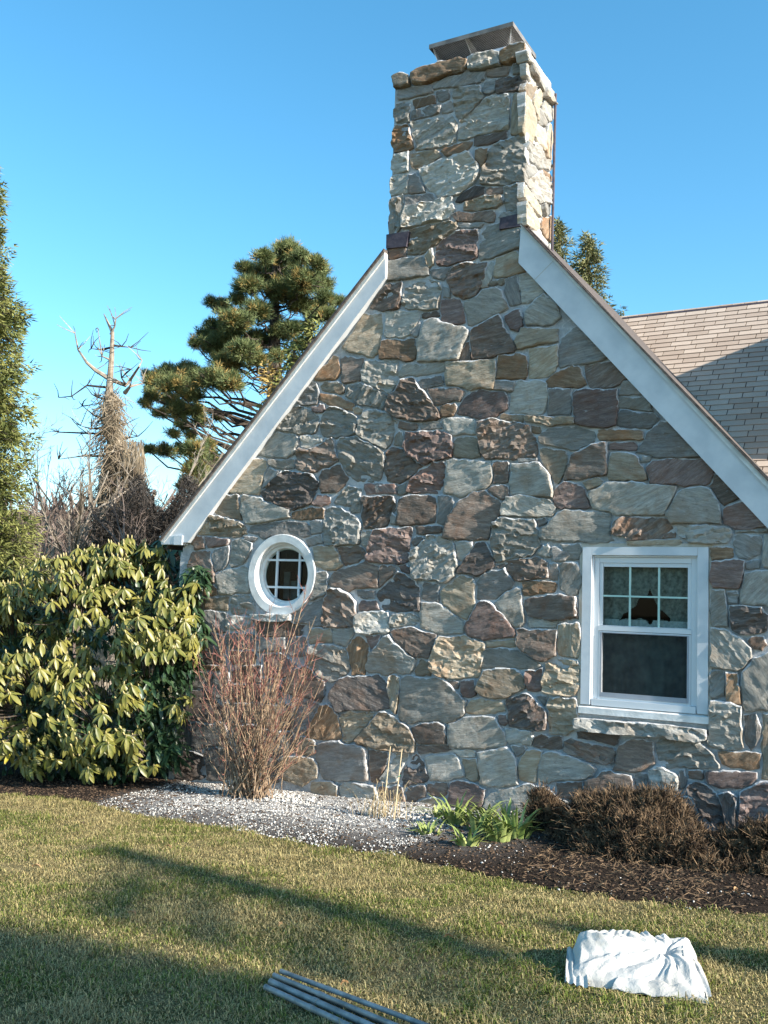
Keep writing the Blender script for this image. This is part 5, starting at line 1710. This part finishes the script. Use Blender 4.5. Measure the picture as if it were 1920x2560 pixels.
# fallen leaves on the lawn
r_ = random.Random(91); spots = [(1530, 2268), (860, 2480), (205, 2070), (1460, 2400), (620, 2200), (1120, 2360), (330, 2300), (1840, 2240), (700, 2330), (1250, 2330), (420, 2130), (90, 2180), (1845, 2250), (1905, 2262)]
leafn = ['curled tan leaf', 'small pale leaf', 'brown dead leaf']
where = ['on the lawn above the canvas bundle', 'on the grass right of the pole ends', 'near the left border of the lawn', 'beside the canvas bundle', 'in the middle of the lawn band of shade', 'on the sunny lawn in front of the iris plants', 'on the left half of the sunny lawn', 'at the foot of the dried bush on the right edge', 'between the two shade bands', 'below the bed edge left of the canvas bundle', 'just under the gravel on the left', 'at the far left of the lawn', 'on the mulch at the right edge', 'in the far right corner of the bed']
for i, (px, py) in enumerate(spots):
    p = hitG(px, py); a = r_.uniform(0, 6.28); L = r_.uniform(.018, .03); m = MB()
    for k in range(6):
        t = k / 5; w = math.sin(math.pi * min(.97, t + .04)) * L * .38
        q = Vector((math.cos(a) * L * (t * 2 - 1), math.sin(a) * L * (t * 2 - 1), .03 + .012 * math.sin(t * 3.1) )); s_ = Vector((-math.sin(a), math.cos(a), 0)) * w
        m.v += [tuple(p + q - s_ + Vector((0, 0, .008))), tuple(p + q), tuple(p + q + s_ + Vector((0, 0, .010)))]
        if k: c_ = (k - 1) * 3; m.f += [(c_, c_ + 1, c_ + 4, c_ + 3), (c_ + 1, c_ + 2, c_ + 5, c_ + 4)]
    o = m.build('fallen_leaf', M_deadleaf); tag(o, leafn[i % 3] + ' ' + where[i], 'leaf', 'fallen leaves on the lawn')

# ------------------------------------------------------------------ folded canvas
def make_cloth():
    NL, NR, FR, FL = hitG(1418, 2455), hitG(1768, 2508), hitG(1735, 2392), hitG(1432, 2392)
    root_loc = (NL + NR + FR + FL) / 4
    def base(u, v): return (NL * (1 - u) + NR * u) * (1 - v) + (FL * (1 - u) + FR * u) * v
    nu, nv = 150, 110; V = []; Fc = []
    def height(u, v):
        eu = min(u, 1 - u) / .10; ev0 = v / .55; ev1 = (1 - v) / .10
        e = min(1, eu) ** .55 * min(1, max(0, ev0)) ** .65 * min(1, ev1) ** .4
        H = .120 * (1 - .10 * abs(u - .5)) * (.92 + .14 * math.sin(u * 5.2 + .6))
        h = H * e
        tri = lambda q: 1 - abs((q % 1.0) * 2 - 1)
        ang = math.atan2((v - .60) * .8, u - .74); rr = math.hypot(u - .74, (v - .60) * .8)
        # folds pulled out from a pinch in the upper right; wrinkles gathered at the left end
        if u < .95: h += .026 * (tri(ang * 1.75 + .5 * noise.noise((u * 3, v * 3, 2))) - .5) * min(1, rr * 3) * e
        h += .012 * (tri(ang * 4.3 + 1.2 * noise.noise((u * 4, v * 4, 12))) - .5) * min(1, rr * 2.2) * e
        if u < .55: h += .016 * (tri(u * 11 + 1.6 * noise.noise((u * 2.5, v * 3.5, 3)) + v * .8) - .5) * (1 - u / .55) * e
        h -= .035 * math.exp(-(rr / .06) ** 2)
        h += .010 * (abs(noise.noise((u * 9, v * 7, 16))) - .2) * e + .020 * noise.noise((u * 2.3 + 1, v * 2.0, 31)) * e
        return h
    for j in range(nv + 1):
        for i in range(nu + 1):
            u, v = i / nu, j / nv
            p = base(u, v); edge = min(u, 1 - u, v, 1 - v)
            w = .02 * noise.noise((u * 4, v * 4, 8)) 
            sgn = Vector((w, .6 * w, 0)) if edge < .12 else Vector((w * .4, w * .3, 0))
            V.append(tuple(p + sgn + Vector((0, 0, .012 + height(u, v)))))
    for j in range(nv):
        for i in range(nu): a = j * (nu + 1) + i; Fc.append((a, a + 1, a + nu + 2, a + nu + 1))
    root = empty('canvas_cloth', tuple(root_loc), 'folded off-white canvas drop cloth lying in a bundle on the lawn', 'cloth')
    np_mesh('bundle', V, Fc, M_cloth, parent=root, smooth=True)
    # skirt down to the ground and an under layer peeking out
    m = MB()
    loop = [base(i / 30, 0) for i in range(31)] + [base(1, j / 12) for j in range(1, 13)] + [base(1 - i / 30, 1) for i in range(1, 31)] + [base(0, 1 - j / 12) for j in range(1, 12)]
    c = root_loc
    for k in range(len(loop)):
        a, b = loop[k], loop[(k + 1) % len(loop)]
        oa = (a - c).normalized() * .012; ob = (b - c).normalized() * .012
        m.face([a + oa, b + ob, b + Vector((0, 0, .02)), a + Vector((0, 0, .02))])
    m.build('under_layer', M_cloth, root)
    # loose corner flap on the right, and the sleeve like fold along the front
    def flap(pts3, th, name, nn=26, mm=12):
        P = [Vector(p) for p in pts3]; V = []; F_ = []
        for j in range(mm + 1):
            for i in range(nn + 1):
                u, v = i / nn, j / mm; q = (P[0] * (1 - u) + P[1] * u) * (1 - v) + (P[3] * (1 - u) + P[2] * u) * v
                q = q + Vector((0, 0, th * math.sin(math.pi * v) ** .6 + .006 * noise.noise((u * 9, v * 5, 3)) + .004 * math.sin(u * 20 + v * 5)))
                V.append(tuple(q))
        for j in range(mm):
            for i in range(nn): a = j * (nn + 1) + i; F_.append((a, a + 1, a + nn + 2, a + nn + 1))
        np_mesh(name, V, F_, M_cloth, parent=root, smooth=True)
    z_ = Vector((0, 0, .006))
    flap([hitG(1530, 2478) + z_, hitG(1728, 2506) + z_, hitG(1730, 2482) + z_ * 3, hitG(1560, 2462) + z_ * 4], .028, 'rolled_fold')
    flap([hitG(1700, 2488) + z_, hitG(1779, 2497) + z_, hitG(1745, 2432) + Vector((0, 0, .05)), hitG(1690, 2440) + Vector((0, 0, .09))], .022, 'corner_flap')
    flap([hitG(1412, 2458) + z_, hitG(1470, 2474) + z_, hitG(1462, 2420) + Vector((0, 0, .07)), hitG(1418, 2405) + Vector((0, 0, .07))], .018, 'side_fold')
make_cloth()

# ------------------------------------------------------------------ poles in the foreground
ends = [((690, 2452), (1150, 2645), .0135, 0.0, 'rear grey pole of the bundle on the grass'), ((702, 2450), (1170, 2630), .0105, .03, 'thin upper grey pole lying on top of the bundle'),
        ((676, 2464), (1130, 2668), .014, 0.0, 'middle grey pole of the bundle, its open end scuffed'), ((664, 2477), (1105, 2685), .0125, 0.0, 'front grey pole of the bundle nearest the camera'), ((684, 2460), (1142, 2655), .010, .031, 'grey pole resting in the groove between two others')]
M_holl = simple('pole_bore', (.02, .02, .02), (.03, .03, .03))
for a, b, r0, dz, lab in ends:
    A, B = hitG(*a), hitG(*b); A.z += r0 + dz * .8 + .003; B.z += r0 + dz * .8 + .003; d = (B - A).normalized(); B = A + d * 1.9
    root = empty('metal_pole', tuple(A), lab, 'pole', 'grey poles lying together on the lawn')
    m = MB(); m.tube([A, A + d * .05, A + d * 1.0, B], [r0, r0, r0, r0], 14, cap=False)
    # rolled rim
    m.tube([A - d * .001, A + d * .012], [r0 * 1.07, r0 * 1.07], 14, cap=False); m.build('shaft', M_pole, root, smooth=True)
    m = MB(); m.tube([A + d * .02, A + d * .03], r0 * .92, 12); m.build('bore', M_holl, root)
    m = MB(); m.tube([A + d * .30, A + d * .33], r0 * 1.12, 14); m.build('collar', M_pole, root)
# ------------------------------------------------------------------ background trees
def tree_root(name, px, Z, label, cat='tree', group=None):
    return empty(name, tuple(ground_under(px, Z)), label, cat, group)
S4 = 1 / 1.843
def crop4(x, y): return (x * S4, 440 + y * S4)
def pine():
    Z0 = 26.0; r = random.Random(101)
    root = tree_root('pine_tree', 700, Z0, 'spreading pine with clumped green and browning needles behind the left rake')
    lob_ = [(1330, 340, 45), (1220, 370, 35), (1390, 380, 40), (1460, 400, 35), (1130, 425, 32), (1300, 420, 60), (1200, 460, 60), (1480, 435, 26), (1400, 480, 65), (1150, 500, 45), (1490, 500, 38), (1500, 560, 36), (1560, 580, 30), (1290, 530, 55), (1020, 600, 40), (970, 580, 24), (1100, 570, 34), (1190, 620, 50), (1450, 620, 55), (1080, 660, 55), (980, 690, 28), (1060, 720, 50), (960, 750, 48), (1000, 790, 52), (1180, 760, 50), (1300, 720, 42), (1350, 700, 34), (900, 770, 24), (1120, 800, 50), (1050, 860, 55), (1190, 850, 38), (870, 890, 40), (780, 900, 40), (720, 950, 45), (690, 920, 24), (800, 960, 50), (900, 930, 50), (980, 930, 52), (1060, 950, 45), (870, 1010, 42), (780, 1030, 40), (700, 1010, 32), (670, 1050, 22), (740, 1090, 30), (820, 1080, 42), (900, 1080, 34), (920, 1130, 30), (840, 1150, 32), (1000, 1110, 26), (800, 1190, 22), (880, 1200, 24), (950, 1240, 30), (690, 1260, 26), (760, 1265, 34), (840, 1260, 34), (900, 1270, 42), (960, 1290, 34), (900, 1350, 42), (860, 1420, 36), (960, 1380, 42), (930, 1440, 30), (1010, 1320, 36), (1250, 640, 36), (1380, 590, 44), (1420, 700, 30), (1380, 780, 34), (1280, 830, 30), (1240, 920, 30), (1500, 640, 40)]
    C, R, D = [], [], []; C2, R2, D2 = [], [], []; br = MB()
    def axis(y): return at_depth(*crop4(1262 + (y - 400) * .01, y), Z0)
    tp = [axis(y) for y in (350, 500, 700, 900, 1100, 1350, 1600, 2300)]
    tr = MB(); tr.tube(tp, [.03, .08, .14, .19, .24, .30, .36, .45], 8); tr.build('trunk', M_bark, root)
    for (x, y, rad) in lob_:
        for q in range(2 if rad > 40 else 1):
            Z = Z0 + r.uniform(-3.2, 3.2) * min(1, (y + 200) / 1100)
            c = at_depth(*crop4(x + r.uniform(-14, 14) * q, y + r.uniform(-10, 10) * q), Z); rr = rad * S4 * Z / F
            n = max(9, int(rad * rad / 19))
            st = axis(min(1500, y + 60 + abs(x - 1262) * .28)); 
            P = curve_pts(st, c - Vector((0, 0, rr * .3)), -.25, 6, r, .12)
            L = (c - st).length; br.tube(P, [.012 + .010 * L * k_ for k_ in (1, .85, .7, .55, .42, .3, .2)], 5, cap=False)
            for k in range(n):
                d = Vector((r.gauss(0, .47), r.gauss(0, .6), r.gauss(0, .33)))
                p = c + d * rr; d = (d + rvec(r) * .1).normalized()
                br.tube([c - Vector((0, 0, rr * .35)) + rvec(r) * .05, p], [.022, .010], 3, cap=False)
                dd = (d + Vector((0, 0, .9))).normalized()
                brown = r.random() < (.10 if y < 850 else .26)
                (C2 if brown else C).append(tuple(p)); (R2 if brown else R).append(.07 + .05 * r.random()); (D2 if brown else D).append(tuple(dd))
            # bare inner side twigs
            for k in range(3):
                p = P[r.randrange(1, 5)]; e = p + Vector((r.uniform(-.5, .5), r.uniform(-.4, .4), r.uniform(-.35, .3))); br.tube([p, p.lerp(e, .5) + rvec(r) * .05, e], [.014, .010, .005], 3, cap=False)
    o = br.build('branches', M_bark, root); tag(o, kind='stuff')
    V, F_ = tuft_cloud(C, R, D, 40, .105, .015, .9, 111); o = np_mesh('crown', V, F_, M_needle, parent=root); tag(o, kind='stuff')
    V, F_ = tuft_cloud(C2, R2, D2, 40, .095, .015, .9, 112); o = np_mesh('crown', V, F_, M_needle_brown, parent=root); tag(o, kind='stuff')
pine()

def conifer(name, axis_px, Z, top_px, edge, label, mat, seed, dens=1.0, group=None, ybot=2000, sprig=.11):
    """edge: list of (source y, half width px); drooping sprays on layered boughs"""
    r = random.Random(seed); root = tree_root(name, axis_px, Z, label, 'tree', group)
    A = lambda y: at_depth(axis_px, y, Z)
    tr = MB(); tr.tube([A(top_px), A((top_px + ybot) / 2), Vector(root.location)], [.02, .14, .26], 7); tr.build('trunk', M_bark, root)
    C, R, D = [], [], []; br = MB(); y = top_px + 4
    while y < ybot:
        hw = interp(y, edge); rw_ = hw * Z / F
        n = int((5 + rw_ * 7) * dens)
        for k in range(n):
            a = r.uniform(0, 6.283); lf = r.uniform(.72, 1.08)
            s = A(y + r.uniform(-6, 6)); e = s + Vector((math.cos(a) * rw_ * lf, math.sin(a) * rw_ * lf, -rw_ * r.uniform(.05, .35)))
            if math.sin(a) > .5 and r.random() < .5: continue
            br.tube([s, s.lerp(e, .5) + Vector((0, 0, .05)), e], [.02, .014, .006], 3, cap=False)
            m_ = max(2, int((e - s).length / .16))
            for j in range(m_):
                t = 1 - (j + r.random() * .8) / (m_ + .5); t = max(.25, t) if m_ > 2 else t
                p = s.lerp(e, t) + Vector((r.gauss(0, .06), r.gauss(0, .06), r.gauss(0, .05)))
                C.append(tuple(p)); R.append(.10 + .05 * r.random()); dd = ((e - s).normalized() + Vector((0, 0, r.uniform(-.35, .5)))).normalized(); D.append(tuple(dd))
        y += 11 * (F / Z) / 110 * 1.5
    o = br.build('branches', M_bark, root); tag(o, kind='stuff')
    V, F_ = tuft_cloud(C, R, D, 26, sprig, .028, .8, seed + 1, droop=.15); o = np_mesh('crown', V, F_, mat, parent=root); tag(o, kind='stuff')
conifer('spruce_tree', -40, 17.0, 410, [(410, 6), (480, 42), (560, 50), (640, 62), (700, 70), (740, 108), (900, 112), (1020, 122), (1100, 106), (1180, 118), (1300, 135), (2000, 190)], 'tall green spruce cut off by the left edge of the picture', M_spruce, 121, 1.3)
conifer('fir_tree', 1470, 24.0, 592, [(592, 4), (640, 34), (700, 52), (740, 72), (790, 92), (900, 110), (1400, 170)], 'olive green fir peeking over the right rake, right of the chimney', M_fir, 131, 1.2, 'firs behind the right roof slope', ybot=1100)
conifer('fir_tree', 1398, 25.5, 560, [(560, 4), (600, 26), (650, 34), (720, 50), (790, 70), (1400, 150)], 'olive green fir directly behind the right side of the chimney', M_fir, 141, 1.2, 'firs behind the right roof slope', ybot=1100)

# young fir tops just behind the left roof slope
for i, (px, py, lab) in enumerate(((775, 810, 'upper young spruce tip poking above the left roof slope'), (735, 880, 'second young spruce tip above the left roof slope'), (690, 935, 'lowest young spruce tip, browning, above the left roof slope'))):
    conifer('young_spruce_tree', px, 13.5, py, [(py, 2), (py + 60, 22), (py + 200, 60)], lab, M_spruce if i < 2 else M_needle_brown, 151 + i, .7, 'young spruces behind the left roof slope', ybot=py + 260, sprig=.09)

# dead vine covered tree
def dead_tree():
    Z = 22.0; r = random.Random(161); root = tree_root('dead_tree', 275, Z, 'dead tree with broken pale limbs and its trunk smothered in dry vines')
    X = lambda x, y, dz=0: at_depth(*crop4(x, y), Z + dz)
    m = MB()
    m.tube([Vector(root.location), X(500, 1650), X(505, 1400), X(540, 1250), X(500, 1100), X(505, 960), X(515, 820), X(518, 720), X(490, 660), X(478, 635)], [.34, .28, .24, .20, .14, .075, .055, .04, .02, .008], 8)
    m.build('trunk', M_bark_pale, root)
    limbs = [[(505, 935), (440, 895), (400, 860), (360, 800), (345, 725)], [(505, 935), (580, 965), (600, 940), (640, 880), (655, 850)], [(575, 1000), (600, 970), (660, 955)], [(505, 975), (400, 965), (330, 1015), (270, 1020)],
             [(520, 1250), (560, 1210), (570, 1150)], [(555, 1215), (600, 1205), (635, 1200)], [(510, 730), (530, 690), (530, 660)], [(515, 790), (460, 800), (420, 795)], [(518, 780), (560, 785), (600, 790)], [(500, 1190), (400, 1185), (270, 1180), (230, 1165)],
             [(480, 1290), (380, 1290), (270, 1305)], [(470, 1120), (430, 1100), (380, 1060)], [(500, 1030), (450, 1020), (425, 1008)], [(480, 1160), (420, 1165), (370, 1150)], [(470, 1500), (390, 1480), (310, 1450)], [(460, 1560), (400, 1540), (330, 1500)], [(515, 850), (470, 830), (450, 700)], [(580, 960), (560, 930), (600, 890)]]
    for i, L in enumerate(limbs):
        m = MB(); n = len(L); rad = .055 if i < 3 else .03
        P = [X(*p, r.uniform(-.5, .5) * (k / n)) for k, p in enumerate(L)]; m.tube(P, [rad * (1 - .8 * k / (n - 1)) for k in range(n)], 6)
        for k in range(7):
            q = P[r.randrange(1, n)]; e = q + Vector((r.uniform(-.5, .5), r.uniform(-.4, .4), r.uniform(-.15, .55))) * .8; m.tube([q, q.lerp(e, .5) + rvec(r) * .04, e], [.014, .010, .005], 3, cap=False)
        m.build('limb', M_bark_pale if i < 3 or i in (6, 16) else M_bark, root)
    m = MB()
    for k in range(900):
        y0 = r.uniform(990, 1500); w = (27 + (y0 - 990) * .035 + (12 if 1050 > y0 > 1000 else 0)) * (1 + .5 * noise.noise((y0 * .02, 3, 1))); cx = 515 + (y0 - 990) * .015
        x0 = cx + r.gauss(0, w * .62); p = X(x0, y0, r.uniform(-.8, .8)); L = r.uniform(.15, .8)
        q = p + Vector((r.gauss(0, .17), r.gauss(0, .17), -L * .5)); e = q + Vector((r.gauss(0, .2), r.gauss(0, .2), -L * .4)); m.tube([p, q, e], [.006, .008, .005], 3, cap=False)
        if r.random() < .4: e2 = p + rvec(r) * .35; m.tube([p, e2], [.008, .004], 3, cap=False)
    for k in range(420):
        x0, y0 = r.uniform(570, 660), r.uniform(1210, 1420); p = X(x0, y0, r.uniform(-.8, .8)); m.tube([p, p + Vector((r.gauss(0, .12), 0, -r.uniform(.3, .9)))], [.008, .006], 3, cap=False)
    o = m.build('vines', M_vine, root); tag(o, kind='stuff')
dead_tree()

# bare saplings
def sapling(px, Z, top, seed, label, spread=60, nb=26, mat=M_twig_grey, r0=.05, name='bare_tree'):
    r = random.Random(seed); root = tree_root(name, px, Z, label, 'tree', 'leafless trees behind the bush'); b = Vector(root.location)
    m = MB()
    def grow(p, d, L, rad, lev):
        k = 5; P = [p]; cur = p; dd = d.copy()
        for i in range(k):
            dd = (dd + rvec(r) * .13 + Vector((0, 0, .05))).normalized(); cur = cur + dd * (L / k); P.append(cur)
        m.tube(P, [rad * (1 - .75 * i / k) for i in range(k + 1)], 5 if lev == 0 else 3, cap=False)
        if lev < 3:
            for _ in range({0: nb, 1: 6, 2: 4}[lev]):
                t = r.uniform(.25, 1); i = min(k - 1, int(t * k)); q = P[i].lerp(P[i + 1], t * k - i)
                nd_ = (dd + rvec(r) * .9); nd_.z = abs(nd_.z) * .8 + .25; nd_.normalize(); grow(q, nd_, L * r.uniform(.22, .42), max(.006, rad * .4), lev + 1)
    H = (at_depth(px, top, Z) - b).z
    grow(b, Vector((r.uniform(-.05, .05), 0, 1)), H * .85, r0, 0)
    o = m.build('branches', mat, root); tag(o, kind='stuff')
for i, (px, Z, top, lab) in enumerate(((112, 19, 1040, 'slim pale bare tree right of the tall spruce'), (150, 23, 1150, 'thin bare tree between the spruce and the dead tree'), (70, 21, 1180, 'bare sapling at the edge of the tall spruce'), (200, 25, 1180, 'bare sapling just left of the dead tree'),
                                       (300, 15, 1230, 'low forked bare sapling in front of the dead trunk'), (385, 20, 1110, 'bare tree between the dead tree and the pine'), (430, 24, 1130, 'bare tree under the lowest pine boughs'), (340, 27, 1100, 'bare tree right behind the dead tree'), (30, 26, 1120, 'bare sapling behind the tall spruce'))):
    sapling(px, Z, top, 171 + i, lab, r0=.045 if i else .06, mat=M_bark_pale if i in (0, 1, 5) else M_twig_grey)

# tangled thicket
def thicket(name, px0, px1, Z, top, n, seed, label, mat, zj=2.5, ln=.8):
    g = np.random.default_rng(seed); r = random.Random(seed); V = []
    base = [ground_under(px0 + (px1 - px0) * k / 8, Z) for k in range(9)]
    u = g.random(n); jz = g.uniform(-zj, zj, n)
    pts = []
    for k in range(n):
        px = px0 + (px1 - px0) * u[k]; t = top(px) if callable(top) else top
        py = t + (1560 - t) * (g.random() ** .8); p = at_depth(px, py, Z + jz[k]); pts.append(tuple(p))
    P = np.array(pts); d = g.normal(size=(n, 3)); d[:, 2] = np.abs(d[:, 2]) * 1.2; d /= np.linalg.norm(d, axis=1)[:, None]
    L = ln * (.4 + g.random((n, 1))); s = np.cross(d, g.normal(size=(n, 3))); s /= np.linalg.norm(s, axis=1)[:, None]; w = (.004 + .006 * g.random((n, 1))) * (Z / 19)
    V = np.stack([P - s * w, P + s * w, P + d * L + g.normal(size=(n, 3)) * .06 * ln + s * w * .3, P + d * L - s * w * .3], 1).reshape(-1, 3)
    F_ = np.arange(4 * n).reshape(-1, 4)
    o = np_mesh(name, V, F_, mat); tag(o, label, 'thicket', kind='stuff')
thicket('thicket', 235, 500, 19, lambda px: 1235 + 45 * math.sin(px * .05) + (60 if px < 265 else 0), 60000, 191, 'dark tangled brush at the foot of the dead tree and pine', simple('dark_brush', (.012, .011, .010), (.07, .056, .045), 6), 1.5, .11)
thicket('far_thicket', -80, 700, 45, lambda px: 1330 + 30 * math.sin(px * .03) + 20 * math.sin(px * .11), 14000, 192, 'hazy brown far thicket beyond the lawn', M_twig_grey, 5, 1.6)
# far rise of ground with a wooded line, left of the house
def far_wood():
    r = random.Random(195); m = MB()
    V = []; F_ = []; g = np.random.default_rng(196)
    n = 26000; th = g.uniform(-1.5, 1.3, n); R_ = g.uniform(70, 95, n); H = 1.0 + g.random(n) * (5.5 + 1.8 * np.sin(th * 19) + 1.2 * np.sin(th * 43))
    P = np.stack([np.sin(th) * R_, np.cos(th) * R_ - 8, H - .5], 1); d = g.normal(size=(n, 3)); d[:, 2] = np.abs(d[:, 2]) * 1.5; d /= np.linalg.norm(d, axis=1)[:, None]
    s = np.cross(d, g.normal(size=(n, 3))); s /= np.linalg.norm(s, axis=1)[:, None]; w = .05 + .06 * g.random((n, 1)); L = 1.0 + 1.6 * g.random((n, 1))
    V = np.stack([P - s * w, P + s * w, P + d * L + s * w * .3, P + d * L - s * w * .3], 1).reshape(-1, 3)
    o = np_mesh('far_wood', V, np.arange(4 * n).reshape(-1, 4), M_twig_grey); tag(o, 'distant leafless wood on the horizon', 'wood', kind='stuff')
far_wood()

# ------------------------------------------------------------------ trees east of the house whose shade falls on the lawn
def shade_tree(name, y0, x0, crown, trunk_h, seed, label, dens=90, mat=M_spruce, tr_=.28, tl=.2):
    r = random.Random(seed); z = gz(x0, y0); root = empty(name, (x0, y0, z), label, 'tree', 'trees east of the house')
    m = MB(); m.tube([(x0, y0, z), (x0, y0, z + trunk_h * .6), (x0 + .1, y0, z + trunk_h)], [.16 if tr_ > .2 else .05, .10 if tr_ > .2 else .035, .012], 8); m.build('trunk', M_bark, root)
    C, R, D = [], [], []; br = MB()
    for (cy, cz, ry, rz, n) in crown:
        for k in range(n):
            d = rvec(r) * r.random() ** .4; p = Vector((x0 + d.x * ry, cy + d.y * ry, cz + d.z * rz)); C.append(tuple(p)); R.append(tr_); D.append(tuple((d + Vector((0, 0, .3))).normalized()))
            if k % 4 == 0: br.tube([(x0, y0, p.z - .4), p], [.03, .012], 3, cap=False)
    o = br.build('branches', M_bark, root); tag(o, kind='stuff')
    V, F_ = tuft_cloud(C, R, D, dens, tl, .05, .9, seed + 1); o = np_mesh('crown', V, F_, mat, parent=root); tag(o, kind='stuff')
TA = math.tan(-SUN_AZ); TE = math.tan(SUN_EL) / math.cos(SUN_AZ)
def sun_at(x, y, X): d = X - x; return y - d * TA, gz(x, y) + d * TE      # where the ray to the sun crosses the plane X
XT = 13.0
ya, za = sun_at(-3.4, -4.25, XT)
shade_tree('spruce_tree', ya, XT, [(ya - .30, za - 1.6, .50, 2.8, 190), (ya - 1.0, za + .4, .55, 2.2, 150), (ya - 1.2, za - 2.6, .6, 1.5, 120), (ya - .3, za - 3.4, .25, .7, 18)], za + 2.4, 201, 'tall spruce out of frame to the east, nearest the camera')
y1, z1 = sun_at(-5.44, -2.51, XT); y2, z2 = sun_at(-2.54, -3.19, XT)
cr = []
for k in range(9):
    t = k / 8; cr.append((y2 + (y1 - y2) * t, z2 + (z1 - z2) * t, .03 + .04 * math.sin(3.1 * t), .10, 12))
shade_tree('slender_tree', y2 - .7, XT + .5, cr, z2 - .2, 211, 'slender tree with one long leafy limb, out of frame to the east', tr_=.05, tl=.06, dens=60)
y3, z3 = sun_at(-2.2, -2.66, XT); 
cr = [(y3 + .01, z3 - .12 * k, .015 + .017 * k, .10, 5 + 2 * k) for k in range(9)]
shade_tree('slender_tree', y3, XT + .6, cr, z3, 221, 'small pointed spruce out of frame to the east', tr_=.05, tl=.08, dens=60)
